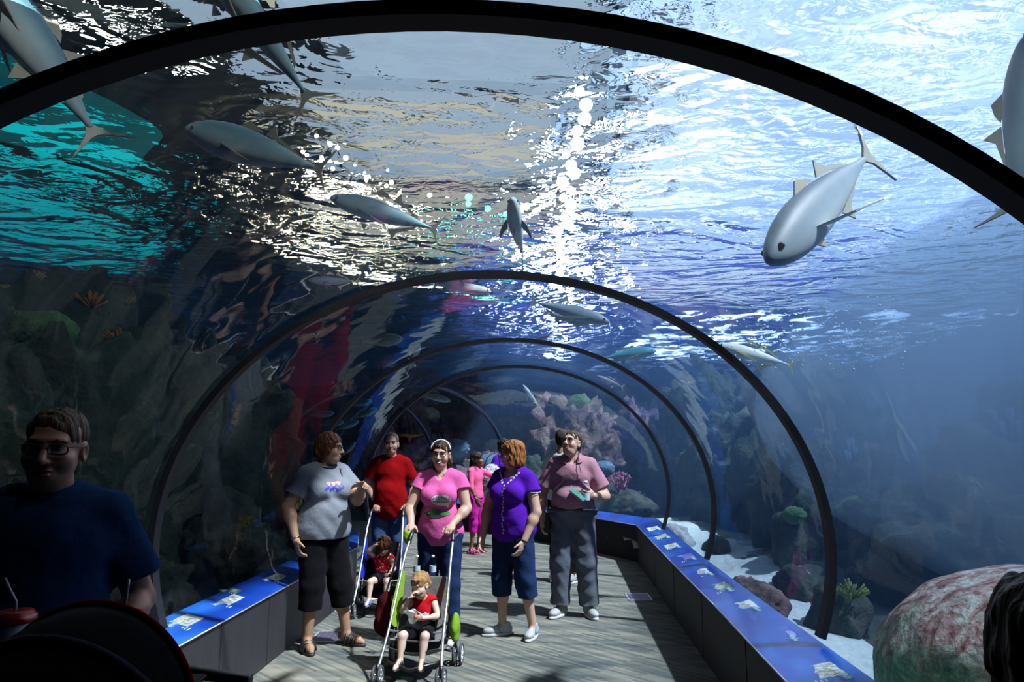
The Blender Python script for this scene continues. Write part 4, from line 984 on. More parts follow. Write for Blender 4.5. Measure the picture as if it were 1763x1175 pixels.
band(P, 'L', M_leather if False else C_leather, 'watch', root, s, .01, .034, face=M_silver)
V, F = tube([P['shL']+(P['elL']-P['shL'])*.42+np.array((math.cos(a)*.078, math.sin(a)*.074, .004*math.sin(a)))*s for a in np.linspace(0, 2*PI, 20, endpoint=False)], .0028, 5, closed=True); mesh_obj('sleeve_trim', V, F, M_inkl, root)

# ---- man in the mauve shirt
J = dict(elL=(.305, -.03, 1.10), wrL=(.205, .20, 1.115), elR=(-.30, -.05, 1.12), wrR=(-.295, .02, .875), hd=(0, .025, 1.60), anL=(.14, -.02, .085), toL=(.20, .13, .03), anR=(-.13, -.0, .085), toR=(-.20, .15, .03), knL=(.12, .02, .5), knR=(-.115, .02, .5))
rootm, P, H, s = human('person', 'person in a mauve short-sleeved shirt and grey trousers, looking up and holding a bottle', (.315, 7.02), -6, 1.80, g=1.30, J=J, head=(-30, 16, 0), skin=M_skin,
    hairk='crop', hmat=H_ash, chub=.9, glasses=M_black, belly=.07, ga=1.2, gl=1.1,
    shirt=dict(mat=C_mauve, neck='v', hem=.965, tuck=True, sleeve=.74, sr=.075, loose=.006), pants=dict(mat=C_gpant, leg=1.93, r=(.122, .100, .092), fold=.008, top=.995), shoes=dict(kind='trainer', mat=C_trainer, sole=C_sole, stripe=C_yel),
    hands=dict(L=dict(d=(-.75, .55, .15), n=(-.4, -.7, .4), t=(0, .3, 1), curl=.75, thumb=.9), R=dict(curl=.5)))
root = rootm; sh = bpy.data.objects[root['shirt']]; root['shirt'] = 0
M_collar = C_mauve
for q in (-1, 1):
    V = [P['nb']+np.array(v)*s for v in ((q*.078, -.01, .055), (q*.060, -.088, .030), (q*.050, -.118, -.045), (q*.098, -.098, -.030), (q*.100, -.03, .020), (q*.085, .04, .05))]
    V2 = [v+np.array((0, -.006, .004)) for v in V]
    o = mesh_obj('collar', [tuple(v) for v in V+V2], [(0, 1, 2, 3, 4, 5), (11, 10, 9, 8, 7, 6)]+[(i, 6+i, 6+(i+1) % 6, (i+1) % 6) for i in range(6)], C_mauve, root, smooth=False)
print_on(sh, [disc(.003*math.sin(i), 1.34-.082*i, .0062, .0062, 10, 1) for i in range(6)], M_whitep, 'shirt_buttons', root, off=.004)
g_ = 5; print_on(sh, [([(-.018+.0004*j*0, 1.40-.045*j) for j in range(g_*2+1)]+[(-.0165, 1.40-.045*j) for j in range(g_*2+1)], [(j, j+1, g_*2+2+j, g_*2+1+j) for j in range(g_*2)])], C_leather if False else cloth('mauve_stitching', (0.28, 0.13, 0.18)), 'placket', root, off=.003)
def rect_poly(x0, x1, z0, z1, n=5):
    pts = [(x0+(x1-x0)*i/n, z0+(z1-z0)*j/n) for j in range(n+1) for i in range(n+1)]
    return pts, [(j*(n+1)+i, j*(n+1)+i+1, (j+1)*(n+1)+i+1, (j+1)*(n+1)+i) for j in range(n) for i in range(n)]
print_on(sh, [rect_poly(.055, .165, 1.21, 1.325)], C_mauve, 'chest_pocket', root, off=.007)
print_on(sh, [rect_poly(.052, .168, 1.292, 1.330, 4)], cloth('mauve_flap', (0.36, 0.18, 0.24)), 'pocket_flap', root, off=.010)
a = np.linspace(0, 2*PI, 26, endpoint=False)
bpts = [P['pel']+np.array((.230*math.cos(t), .195*math.sin(t)-.03, .040-.010*math.cos(t*2)))*s for t in a]
V, F = tube(bpts, .017*s, 8, closed=True); bl = mesh_obj('belt', V, F, C_leather, root)
V, F = tube([(x*s*.03, bpts[19][1]-.022, bpts[19][2]+z*.018) for x, z in ((-1, -1), (1, -1), (1, 1), (-1, 1))], .003, 5, closed=True); mesh_obj('belt_buckle', V, F, M_silver, bl)
V, F = tube([P['nt']+np.array((.06, -.06, -.03)), P['nb']+np.array((.075, -.16, -.06)), P['nb']+np.array((.095, -.175, -.13))], .0035, 5); mesh_obj('lanyard', V, F, C_navyrib, root)

# what he holds: world position of his left hand
bpy.context.view_layer.update()
W = root.matrix_world
def wpt(v): return W @ Vector(tuple(v))
hp = wpt(P['wrL']+np.array((-.07, -.055, .02))*s)
def bottle(loc, label, scale=1.0, rot=(0, 0, 0), group=None):
    r = empty('water_bottle', loc, 0, label, 'bottle', group); r.rotation_euler = rot; r.scale = (scale,)*3
    prof = [(.001, 0), (.030, .001), (.032, .01), (.030, .05), (.032, .09), (.030, .12), (.0325, .14), (.024, .17), (.013, .19), (.0125, .2)]; V = []; F = []; n = 18
    for rr, z in prof: V += [(rr*math.cos(2*PI*i/n), rr*math.sin(2*PI*i/n), z) for i in range(n)]
    for j in range(len(prof)-1): F += [(j*n+i, j*n+(i+1) % n, (j+1)*n+(i+1) % n, (j+1)*n+i) for i in range(n)]
    mesh_obj('bottle_body', V, F, M_clear, r); V, F = tube([(0, 0, .192), (0, 0, .213)], .0155, 16); mesh_obj('bottle_cap', V, F, M_whitep, r)
    V, F = tube([(0, 0, .055), (0, 0, .115)], .0328, 18, caps=False); mesh_obj('bottle_label', V, F, principled('pale_blue_label', (0.45, 0.58, 0.72), .5), r); return r
bottle(hp+Vector((0, -.005, -.12)), 'clear water bottle held by the man in the mauve shirt', 1.15)
bm = bmesh.new(); bbox_bm(bm, (-.055, -.085, -.006), (.055, .085, .006), .003)
br_ = empty('leaflet', hp+Vector((-.075, -.035, .0)), 0, 'folded green and blue leaflet in the hand of the man in the mauve shirt', 'leaflet'); br_.rotation_euler = (math.radians(38), math.radians(-12), math.radians(62))
bm_obj('leaflet_cover', bm, noise_col(principled('leaflet_print', (0.1, 0.4, 0.35), .4), [(0.35, (0.02, 0.10, 0.05)), (0.55, (0.06, 0.20, 0.18)), (0.75, (0.2, 0.3, 0.2))], scale=14), br_)
bm = bmesh.new(); bbox_bm(bm, (-.052, -.082, -.0095), (.052, .082, -.0062)); bm_obj('leaflet_pages', bm, M_whitep, br_)

# ---- girl in bright pink, pointing
J = dict(hd=(0, .02, 1.585), elL=(.20, .20, 1.30), wrL=(.14, .42, 1.33), elR=(-.20, .03, 1.13), wrR=(-.20, .13, .93), toL=(.11, .15, .03), toR=(-.11, .15, .03), knL=(.08, .06, .5))
root, P, H, s = human('person', 'long-haired child in a bright pink top and magenta trousers, pointing', (-1.02, 10.9), 62, 1.55, g=.80, female=False, J=J, head=(25, 4, 0), skin=M_skind, hs=1.08,
    hairk='long', hmat=H_dark, gl=.85, ga=.85, shirt=dict(mat=C_hot, neck='crew', hem=.93, sleeve=1.45, sr=.058), pants=dict(mat=C_mag, leg=1.35, r=(.098, .075, .07)), shoes=dict(kind='sandal', mat=C_pinksh), child=True, h=.0075,
    hands=dict(L=dict(d=(-.2, .95, .05), n=(-1, 0, 0), t=(0, 0, 1), curl=.6, point=True)))
band(P, 'R', C_leather, 'bracelet', root, s)
# ---- woman in purple behind her
root, P, H, s = human('person', 'dark-haired person in a purple shirt with a patterned bag, mostly hidden behind the red-haired woman', (-.62, 11.5), 50, 1.76, g=1.0, female=True, J=dict(elL=(.22, .12, 1.15), wrL=(.12, .25, 1.12)), head=(20, 0, 0), skin=M_skind,
    hairk='tied', hmat=H_dark, shirt=dict(mat=C_purp, sleeve=.5, hem=.9), pants=dict(mat=C_blackp, leg=1.9), shoes=dict(kind='trainer', mat=C_trainer, sole=C_sole), h=.0075)
T = Sdf(); T.ell((0, 0, .15), (.15, .07, .17), None, .02); T.ell((0, 0, .10), (.16, .08, .10), None, .04)
bag = empty('shoulder_bag', (-.80, 11.16, 1.04), math.radians(10), 'white patterned shoulder bag beside the pointing child', 'bag')
sdf_obj('bag_body', T, .008, noise_col(principled('speckled_canvas', (.5, .5, .5), .8), [(0.42, (0.12, 0.13, 0.16)), (0.5, (0.62, 0.63, 0.65))], scale=30), bag, field=wob(.006, 20))
V, F = tube(spline([(-.12, 0, .25), (-.06, .0, .42), (.10, .05, .50), (.14, .02, .27)], 5), .010, 6); mesh_obj('bag_handle', V, F, C_leather, bag)
# ---- man in white behind the man in mauve
root, P, H, s = human('person', 'dark-haired person in a white shirt, mostly hidden behind the man in mauve', (.27, 8.7), 150, 1.85, g=1.0, head=(0, 8, 0), skin=M_skint, hairk='crop', hmat=H_dark,
    shirt=dict(mat=C_white, sleeve=.6, hem=.92), pants=dict(mat=C_blackp, leg=1.9), shoes=dict(kind='trainer', mat=C_trainer, sole=C_sole), h=.0075)
# ---- man in the navy T-shirt, near the camera on the left
J = dict(elL=(.27, -.05, 1.11), wrL=(.19, .20, 1.03), elR=(-.27, -.05, 1.11), wrR=(-.19, .20, 1.03), hd=(0, .03, 1.60))
root, P, H, s = human('person', 'person with spectacles in a navy T-shirt, standing in shadow behind the black hooded pushchair', (-1.56, 2.16), 33, 1.765, g=1.17, J=J, head=(-14, -4, 2), skin=skin_mat('warm_skin', (0.72, 0.36, 0.27)),
    hairk='crop', hmat=H_ash, chub=.5, glasses=M_black, belly=.02, ga=1.1, shirt=dict(mat=C_navy, neck='crew', hem=.86, sleeve=.72, sr=.075, loose=.010, fold=.006), pants=dict(mat=C_blackp, leg=1.93), shoes=dict(kind='trainer', mat=C_trainer, sole=C_sole), h=.004,
    hands=dict(L=dict(d=(-.3, .8, -.3), n=(0, -.2, -1), t=(-1, 0, 0), curl=.9), R=dict(d=(.3, .8, -.3), n=(0, -.2, -1), t=(1, 0, 0), curl=.9)))
neckband(P, root, s, C_navy, g=1.08)
# ---- the dark head at the right-hand edge
root, P, H, s = human('person', 'dark-haired person seen from behind, cut off by the lower right corner', (.66, .93), 160, 1.48, g=1.0, head=(-10, 0, 0), skin=M_skint, hairk='curly', hmat=H_dark,
    shirt=dict(mat=C_blackp, sleeve=.6, hem=.92), pants=dict(mat=C_blackp, leg=1.9), shoes=dict(kind='trainer', mat=C_trainer, sole=C_sole), h=.005)

# ================================================================== PUSHCHAIRS
def wheel(c, r, w, tyre, hub, parent, name='wheel'):
    c = Vector(c); V, F = tube([c+Vector((0, r*.86*math.cos(a), r*.86*math.sin(a))) for a in [2*PI*i/22 for i in range(22)]], r*.16, 8, closed=True)
    V = [(c.x+(v[0]-c.x)*w/(r*.32), v[1], v[2]) for v in V]
    o = mesh_obj(name, V, F, tyre, parent)
    vf = [tube([c-Vector((w*.55, 0, 0)), c+Vector((w*.55, 0, 0))], r*.22, 12)]
    for i in range(5):
        a = 2*PI*i/5; vf.append(tube([c, c+Vector((0, r*.75*math.cos(a), r*.75*math.sin(a)))], r*.09, 6))
    vf.append(tube([c+Vector((0, r*.72*math.cos(a), r*.72*math.sin(a))) for a in [2*PI*i/22 for i in range(22)]], r*.07, 6, closed=True))
    V, F = merge(*vf); mesh_obj('wheel_hub', V, F, hub, o); return o
def sheet(rows, mat, name, parent, thick=.008):
    """cloth through rows of points"""
    m, n = len(rows), len(rows[0]); V = [tuple(p) for r in rows for p in r]; F = [(j*n+i, j*n+i+1, (j+1)*n+i+1, (j+1)*n+i) for j in range(m-1) for i in range(n-1)]
    o = mesh_obj(name, V, F, mat, parent); md = o.modifiers.new('thickness', 'SOLIDIFY'); md.thickness = thick; md.offset = 0
    sb = o.modifiers.new('smooth', 'SUBSURF'); sb.levels = 1; sb.render_levels = 2; return o
def pushchair(loc, rot, label, fab, fab2, frame, side=None):
    R = empty('pushchair', loc, rot, label, 'pushchair')
    for q in (-1, 1):
        pts = spline([(q*.225, -.27, .10), (q*.205, -.12, .30), (q*.195, .08, .56), (q*.185, .22, .78), (q*.175, .34, .90)], 6)
        V, F = tube(pts, .0105, 10); f = mesh_obj('frame_tube', V, F, frame, R)
        V, F = tube(spline([(q*.24, .24, .09), (q*.215, .14, .30), (q*.195, .03, .50)], 5), .009, 8); mesh_obj('rear_leg', V, F, M_black, R)
        V, F = tube(spline([(q*.175, .335, .895), (q*.17, .375, .945), (q*.168, .44, .96), (q*.166, .52, .945)], 5), .0165, 10); mesh_obj('handle_grip', V, F, M_black, R)
        for d in (-.022, .022): wheel((q*.225+d, -.27, .066), .066, .020, C_soled, M_steel, R)
        for d in (-.026, .026): wheel((q*.245+d, .25, .078), .078, .022, C_soled, M_whitep, R)
        V, F = tube([(q*.225, -.27, .066), (q*.225, -.27, .14)], .014, 8); mesh_obj('wheel_fork', V, F, M_black, R)
    V, F = merge(tube([(-.215, -.10, .325), (.215, .12, .22)], .007, 6), tube([(.215, -.10, .325), (-.215, .12, .22)], .007, 6), tube([(-.24, .22, .12), (.24, .22, .12)], .007, 6)); mesh_obj('cross_brace', V, F, frame, R)
    V, F = tube([(-.215, -.20, .15), (0, -.27, .105), (.215, -.20, .15)], .014, 8); mesh_obj('footrest', V, F, M_black, R)
    rows = []
    for y, z, dip in ((-.17, .275, .0), (-.10, .27, .03), (.0, .25, .05), (.07, .245, .05), (.12, .33, .05), (.16, .44, .045), (.19, .56, .035), (.21, .655, .02)):
        ry = y; rows.append([(x*.19, ry+dip*(1-abs(x))*.8*(1 if z > .4 else 0), z-dip*(1-abs(x))*(1 if z <= .4 else .2)) for x in (-1, -.6, -.2, .2, .6, 1)])
    seat = sheet(rows, fab2, 'seat_sling', R)
    for q in (-1, 1):
        rows = [[(q*.16, -.02, .28), (q*.165, .10, .40), (q*.165, .17, .55), (q*.165, .21, .67)], [(q*.215, -.08, .38), (q*.215, .0, .48), (q*.205, .09, .62), (q*.19, .20, .74)]]
        sheet(rows, fab, 'side_wing', R)
    rows = [[(x*.2, y, z+.05*abs(x)**2) for x in (-1, -.5, 0, .5, 1)] for y, z in ((-.20, .20), (-.10, .14), (.06, .13), (.20, .20))]; sheet(rows, fab2, 'basket', R)
    if side:
        T = Sdf(); T.ell((.245, .11, .30), (.035, .075, .11), None, .02); sdf_obj('side_pocket', T, .008, side, R, field=wob(.006, 30))
    return R
M_sling = cloth('pale_grey_fabric', (0.20, 0.20, 0.20)); M_darkf = cloth('black_fabric', (0.008, 0.008, 0.010)); M_bluef = cloth('royal_blue_fabric', (0.012, 0.03, 0.42))
pushchair((-.905, 5.26, 0), math.radians(-4), 'lime green and silver pushchair carrying a toddler in a red vest', M_lime, M_sling, M_steel, side=M_lime)
pushchair((-1.63, 7.12, 0), math.radians(5), 'blue and silver pushchair carrying a toddler in a red dress', M_bluef, M_darkf, M_steel)
# toddler in red vest
J = dict(pel=(0, -.14, .54), hipL=(.09, -.06, .51), hipR=(-.09, -.06, .51), knL=(.15, .36, .555), knR=(-.15, .36, .555), anL=(.13, .43, .275), anR=(-.15, .43, .275), toL=(.155, .61, .225), toR=(-.175, .61, .225),
         bel=(0, -.15, .68), che=(0, -.16, .80), shL=(.135, -.16, .90), shR=(-.135, -.16, .90), nb=(0, -.15, .92), nt=(-.01, -.10, .99), hd=(-.02, -.04, 1.12), elL=(.24, -.02, .72), wrL=(.08, .18, .74), elR=(-.24, .03, .79), wrR=(-.135, .10, .96))
root, P, H, s = human('person', 'fair-haired toddler in a red vest, eating a snack in the lime green pushchair', (-.905, 5.30), -4, .95, g=.95, J=J, head=(-28, -18, -4), skin=M_skinb, hs=1.36, child=True, chub=.4,
    hairk='toddler', hmat=H_blond, gl=1.05, shirt=dict(mat=C_kred, neck='crew', hem=.5, sleeve=.12, sr=.066), pants=dict(mat=C_blackp, leg=.86, r=(.108, .085, .08)), shoes=dict(kind='sandal', mat=C_leather), seated=True, h=.0042, z0=-.005,
    hands=dict(L=dict(d=(-.8, .4, .1), n=(0, -.6, .6), t=(0, .3, 1), curl=.7), R=dict(d=(.55, -.1, .75), n=(.3, -1, 0), t=(.4, .5, .3), curl=.6)), lidded=True)
sh = bpy.data.objects[root['shirt']]; root['shirt'] = 0
print_on(sh, [disc(.032, .405, .024, .017, 14, 2, lambda a: 1+.3*math.sin(a*5)), disc(.036, .378, .016, .010, 10, 2, lambda a: 1+.3*math.sin(a*4))], M_inkw, 'printed_emblem', root)
W = root.matrix_world; T = Sdf(); T.ell((0, 0, 0), (.036, .012, .052), None, .01); T.ell((-.035, 0, .035), (.04, .010, .016), None, .02)
sn = empty('snack_pouch', W @ Vector(tuple(P['wrL']+np.array((-.062, -.055, .02)))), .3, 'crinkled silver snack pouch with an orange cap in the toddler\'s hand', 'snack pouch')
sdf_obj('pouch', T, .004, principled('silver_foil', (0.6, 0.6, 0.6), .3, metal=.7), sn, field=wob(.003, 90)); V, F = tube([(.018, -.012, -.012), (.018, -.012, .012)], .010, 12); mesh_obj('pouch_cap', V, F, principled('orange_plastic', (0.9, 0.13, 0.02), .4), sn)
# toddler in red dress, one hand on her forehead, hair over her face
J = dict(J); J.update(elR=(-.25, -.0, 1.02), wrR=(-.14, .06, 1.12), elL=(.22, .0, .72), wrL=(.17, .16, .68), hd=(.02, -.03, 1.11))
root, P, H, s = human('person', 'toddler with hair over the face in a red dress, slumped in the blue pushchair', (-1.63, 7.16), 6, .98, g=.95, J=J, head=(10, -28, 6), skin=M_skinb, hs=1.34, child=True,
    hairk='shag', hmat=H_auburn, shirt=dict(mat=C_dots, neck='crew', hem=.5, sleeve=.3, sr=.066), pants=dict(mat=C_blackp, leg=.45, r=(.112, .10, .09)), shoes=dict(kind='sandal', mat=C_lavsh), seated=True, h=.0055,
    hands=dict(R=dict(d=(.6, .0, .5), n=(.3, -1, 0), t=(.4, .5, .3), curl=.4)))
root['shirt'] = 0
# things on the lime pushchair
bottle((-.985, 5.56, .62), 'small bottle with white cap behind the left of the toddler in the lime pushchair', .8, group='bottles behind the toddler')
bottle((-.86, 5.57, .62), 'small bottle with white cap behind the head of the toddler in the lime pushchair', .8, group='bottles behind the toddler')
T = Sdf(); T.ell((0, 0, 0), (.035, .02, .05), None, .01); T.ell((-.01, 0, .04), (.02, .018, .03), None, .02)
lp = empty('hanging_pouch', (-1.09, 5.70, .90), .2, 'lime green pouch hanging from the left handle of the lime pushchair', 'pouch'); sdf_obj('pouch_body', T, .005, M_lime, lp, field=wob(.003, 60))
V, F = tube([(0, 0, .05), (.012, 0, .085), (.0, 0, .10)], .003, 6); mesh_obj('pouch_loop', V, F, M_black, lp)
T = Sdf(); T.ell((0, 0, 0), (.07, .08, .17), None, .02); T.ell((0, -.03, -.06), (.08, .08, .10), None, .03)
bk = empty('backpack', (-1.215, 5.50, .36), .1, 'dark red and black backpack hanging beside the lime pushchair', 'backpack'); sdf_obj('backpack_body', T, .008, cloth('dark_red_nylon', (0.05, 0.006, 0.008)), bk, field=wob(.006, 25))
V, F = tube(spline([(0, .0, .15), (.02, .03, .22), (.07, .06, .40), (.09, .09, .52)], 4), .009, 6); mesh_obj('backpack_strap', V, F, C_leather, bk)

# the black hooded pushchair at the lower left, with its tray of cups
R = empty('hooded_pushchair', (-.965, 1.46, -.012), math.radians(0), 'black hooded pushchair with red piping at the lower left, seen from behind its hood', 'pushchair')
n, m = 28, 10; V = []; F = []
def hoodp(i, j, gr=0.0):
    a = PI*i/n; b_ = (j/m)*1.35
    rx, ry, rz = .232+gr, .30+gr, .245+gr
    return (rx*math.cos(a)*math.cos(b_*.35), -ry*math.sin(b_)*math.sin(a)**.5+.05, 1.075+rz*math.sin(a)*math.cos(b_*.95))
for j in range(m+1):
    for i in range(n+1): V.append(hoodp(i, j))
for j in range(m):
    for i in range(n): k = j*(n+1)+i; F.append((k, k+1, k+n+2, k+n+1))
hd_ = mesh_obj('hood', V, F, M_darkf, R); md = hd_.modifiers.new('t', 'SOLIDIFY'); md.thickness = .008
V, F = tube([hoodp(i, 0, .004) for i in range(n+1)], .0075, 8); mesh_obj('red_piping', V, F, cloth('red_piping_cloth', (0.45, 0.006, 0.008)), R)
V, F = tube([hoodp(i, 4, .003) for i in range(3, n-8)], .010, 6); V = [(x, y, z) for x, y, z in V]; mesh_obj('hood_strap', V, F, cloth('grey_webbing', (0.10, 0.10, 0.13)), R)
T = Sdf(); T.ell((0, .02, .80), (.20, .14, .28), None, .02); T.ell((0, -.15, .60), (.20, .25, .10), None, .05); sdf_obj('seat_body', T, .012, M_darkf, R)
for q in (-1, 1):
    V, F = tube([(q*.24, -.35, .12), (q*.25, .02, .62), (q*.24, .25, 1.0), (q*.22, .36, 1.06)], .013, 8); mesh_obj('frame_tube', V, F, M_black, R)
    V, F = tube([(q*.25, .30, .14), (q*.25, .0, .60)], .012, 8); mesh_obj('rear_leg', V, F, M_black, R)
    wheel((q*.25, -.36, .10), .10, .035, C_soled, M_steel, R); wheel((q*.27, .32, .14), .14, .04, C_soled, M_steel, R)
V, F = tube([(-.22, .36, 1.07), (0, .40, 1.08), (.22, .36, 1.07)], .016, 8); mesh_obj('handlebar', V, F, M_black, R)
bm = bmesh.new(); bbox_bm(bm, (-.41, .16, 1.078), (.12, .34, 1.092), .004); bm_obj('parent_tray', bm, M_black, R)
def cup(loc, label, lean, group='lidded drink cups on the tray'):
    r = empty('drink_cup', loc, 0, label, 'cup', group); n = 24; prof = [(.001, 0), (.033, 0), (.034, .004), (.046, .150), (.044, .150)]; V = []; F = []
    for rr, z in prof: V += [(rr*math.cos(2*PI*i/n), rr*math.sin(2*PI*i/n), z) for i in range(n)]
    for j in range(len(prof)-1): F += [(j*n+i, j*n+(i+1) % n, (j+1)*n+(i+1) % n, (j+1)*n+i) for i in range(n)]
    m = principled('white_paper_cup', (0.62, 0.64, 0.70), .5); nt = m.node_tree
    mesh_obj('cup_body', V, F, m, r)
    V = []; F = []; pr = [(.0395, .045), (.0435, .110)]
    for rr, z in pr: V += [((rr)*math.cos(2*PI*i/n), rr*math.sin(2*PI*i/n), z) for i in range(n)]
    F = [(i, (i+1) % n, n+(i+1) % n, n+i) for i in range(n)]
    mesh_obj('blue_band', V, F, principled('cup_blue', (0.03, 0.20, 0.60), .5), r)
    prof = [(.0475, .143), (.0485, .158), (.044, .160), (.040, .168), (.012, .170), (.001, .170)]; V = []; F = []
    for rr, z in prof: V += [(rr*math.cos(2*PI*i/n), rr*math.sin(2*PI*i/n), z) for i in range(n)]
    for j in range(len(prof)-1): F += [(j*n+i, j*n+(i+1) % n, (j+1)*n+(i+1) % n, (j+1)*n+i) for i in range(n)]
    mesh_obj('lid', V, F, M_red, r)
    V, F = tube([(0, 0, .02), (0, 0, .19), (lean*.5, 0, .215), (lean, 0, .245)], .0040, 8); mesh_obj('straw', V, F, principled('clear_white_straw', (0.55, 0.58, 0.68), .35), r); return r
cup((-1.29, 1.70, 1.081), 'white and blue cup with red lid and bent straw, left end of the tray', -.035)
cup((-1.015, 1.70, 1.081), 'white and blue cup with red lid and straight straw, in front of the man\'s elbow', .004)
# ================================================================== ROCK, REEF AND FISH
from mathutils import noise as mn
def sight(u, v, y):
    """the point at depth y that the photograph shows at column u, row v"""
    x = (u-IMW/2)/FPX; z = -(v-IMH/2)/FPX; cp, sp = math.cos(PITCH), math.sin(PITCH); y2 = cp-z*sp; z2 = sp+z*cp
    c, s_ = math.cos(YAW), math.sin(YAW); r = Vector((x*c-y2*s_, x*s_+y2*c, z2)); return r*(y/r.y)+Vector((0, 0, EYE))
def rock_mat(name, stops, scale=2.2, bump=1.0, dist=0.15, bscale=4.0):
    m = principled(name, stops[0][1], 0.95, spec=0.15); noise_col(m, stops, scale=scale, detail=9, rough=.65); return add_bump(m, bscale, bump, dist, 9)
K_brown = rock_mat('brown_reef_rock', [(0.32, (0.035, 0.03, 0.03)), (0.46, (0.11, 0.08, 0.07)), (0.56, (0.22, 0.13, 0.13)), (0.70, (0.30, 0.25, 0.20))])
K_purp = rock_mat('purple_reef_rock', [(0.32, (0.05, 0.035, 0.07)), (0.48, (0.17, 0.11, 0.19)), (0.58, (0.32, 0.20, 0.20)), (0.70, (0.40, 0.34, 0.26))], 3.0)
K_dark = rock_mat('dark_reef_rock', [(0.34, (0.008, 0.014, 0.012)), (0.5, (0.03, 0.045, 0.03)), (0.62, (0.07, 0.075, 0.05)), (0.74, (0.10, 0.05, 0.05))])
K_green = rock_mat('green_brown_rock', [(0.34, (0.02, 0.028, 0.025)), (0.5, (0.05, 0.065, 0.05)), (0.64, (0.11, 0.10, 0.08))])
K_pale = rock_mat('pale_grey_rock', [(0.35, (0.22, 0.22, 0.25)), (0.65, (0.52, 0.52, 0.54))], 4.0)
_ico = {}
def ico(n):
    if n not in _ico:
        bm = bmesh.new(); bmesh.ops.create_icosphere(bm, subdivisions=n, radius=1.0)
        _ico[n] = ([v.co.copy() for v in bm.verts], [tuple(v.index for v in f.verts) for f in bm.faces]); bm.free()
    return _ico[n]
def rock_mesh(rad, n=4, amp=.35, fr=1.1, seed=0.0, flat=0.0, fine=.08, ridge=False):
    V0, F = ico(n); V = []
    for p in V0:
        q = p*fr+Vector((seed*5.3, seed*2.1, seed*3.7))
        d = mn.fractal(q, 1.0, 2.0, 4)*amp + mn.fractal(q*4.5, 0.9, 2.1, 4)*fine
        if ridge: d += (0.5-abs(mn.noise(q*2.3)))*amp*.6
        z = p.z*(1+d); 
        if flat and z < -flat: z = -flat
        V.append((p.x*(1+d)*rad[0], p.y*(1+d)*rad[1], z*rad[2]))
    return V, F
REEFS = {}
def reef(key, label):
    REEFS[key] = empty('reef', (0, 0, 0), 0, label, 'reef')
def rock(loc, rad, mat, label, name='rock', cat='rock', group=None, rot=0.0, **kw):
    V, F = rock_mesh(rad, **kw); o = mesh_obj(name, V, F, mat); o.location = loc; o.rotation_euler = (0, 0, rot)
    if group in REEFS: o.name = 'rock_outcrop'; o.parent = REEFS[group]; o['label'] = label; return o
    return tag(o, label, cat, group)
reef('reef rocks on the right side', 'coral reef curving from the far end behind the visitors round to the hazy right side')
REEFS['reef rocks in the middle distance'] = REEFS['reef rocks on the right side']
reef('reef rocks on the dark side', 'dark green-black reef behind the left ledge and the man in navy')

# the great mottled boulder on the right
M_bould = principled('mottled_boulder_surface', (.3, .3, .25), .95, spec=.1); nt = M_bould.node_tree; b = nt.nodes['Principled BSDF']
tc = nd(nt, 'ShaderNodeTexCoord'); sx = nd(nt, 'ShaderNodeSeparateXYZ'); n1 = nd(nt, 'ShaderNodeTexNoise'); n1.inputs['Scale'].default_value = 2.0; n1.inputs['Detail'].default_value = 6
n2 = nd(nt, 'ShaderNodeTexNoise'); n2.inputs['Scale'].default_value = 6.5; n2.inputs['Detail'].default_value = 9; n2.inputs['Roughness'].default_value = .7; n2.inputs['Distortion'].default_value = 1.2
r1 = nd(nt, 'ShaderNodeValToRGB'); e = r1.color_ramp.elements; e[0].position = .36; e[0].color = (.20, .055, .06, 1); e[1].position = .62; e[1].color = (.62, .60, .52, 1); q_ = e.new(.48); q_.color = (.38, .24, .21, 1)
r2 = nd(nt, 'ShaderNodeValToRGB'); e = r2.color_ramp.elements; e[0].position = .35; e[0].color = (.05, .17, .10, 1); e[1].position = .68; e[1].color = (.36, .45, .30, 1); q_ = e.new(.52); q_.color = (.13, .32, .18, 1)
ad = nd(nt, 'ShaderNodeMath', operation='MULTIPLY_ADD'); ad.inputs[1].default_value = .9
mr = nd(nt, 'ShaderNodeMapRange'); mr.inputs['From Min'].default_value = .62; mr.inputs['From Max'].default_value = .86
mx = nd(nt, 'ShaderNodeMix', data_type='RGBA')
nt.links.new(tc.outputs['Object'], sx.inputs[0]); nt.links.new(tc.outputs['Object'], n1.inputs['Vector']); nt.links.new(tc.outputs['Object'], n2.inputs['Vector'])
nt.links.new(n1.outputs['Fac'], ad.inputs[0]); nt.links.new(sx.outputs['Z'], ad.inputs[2]); nt.links.new(ad.outputs[0], mr.inputs['Value'])
nt.links.new(n2.outputs['Fac'], r1.inputs[0]); nt.links.new(n2.outputs['Fac'], r2.inputs[0])
nt.links.new(mr.outputs[0], mx.inputs[0]); nt.links.new(r2.outputs[0], mx.inputs[6]); nt.links.new(r1.outputs[0], mx.inputs[7]); nt.links.new(mx.outputs[2], b.inputs['Base Color'])
bp = nd(nt, 'ShaderNodeBump'); bp.inputs['Strength'].default_value = .7; bp.inputs['Distance'].default_value = .03; n3 = nd(nt, 'ShaderNodeTexNoise'); n3.inputs['Scale'].default_value = 22; n3.inputs['Detail'].default_value = 8
nt.links.new(tc.outputs['Object'], n3.inputs['Vector']); nt.links.new(n3.outputs['Fac'], bp.inputs['Height']); nt.links.new(bp.outputs[0], b.inputs['Normal'])
rock((2.86, 4.02, .30), (.92, 1.05, .70), M_bould, 'great rounded boulder, mottled maroon and white above and green below, on the white sand', 'boulder', 'boulder', n=5, amp=.11, fr=.9, seed=3.3, fine=.015)

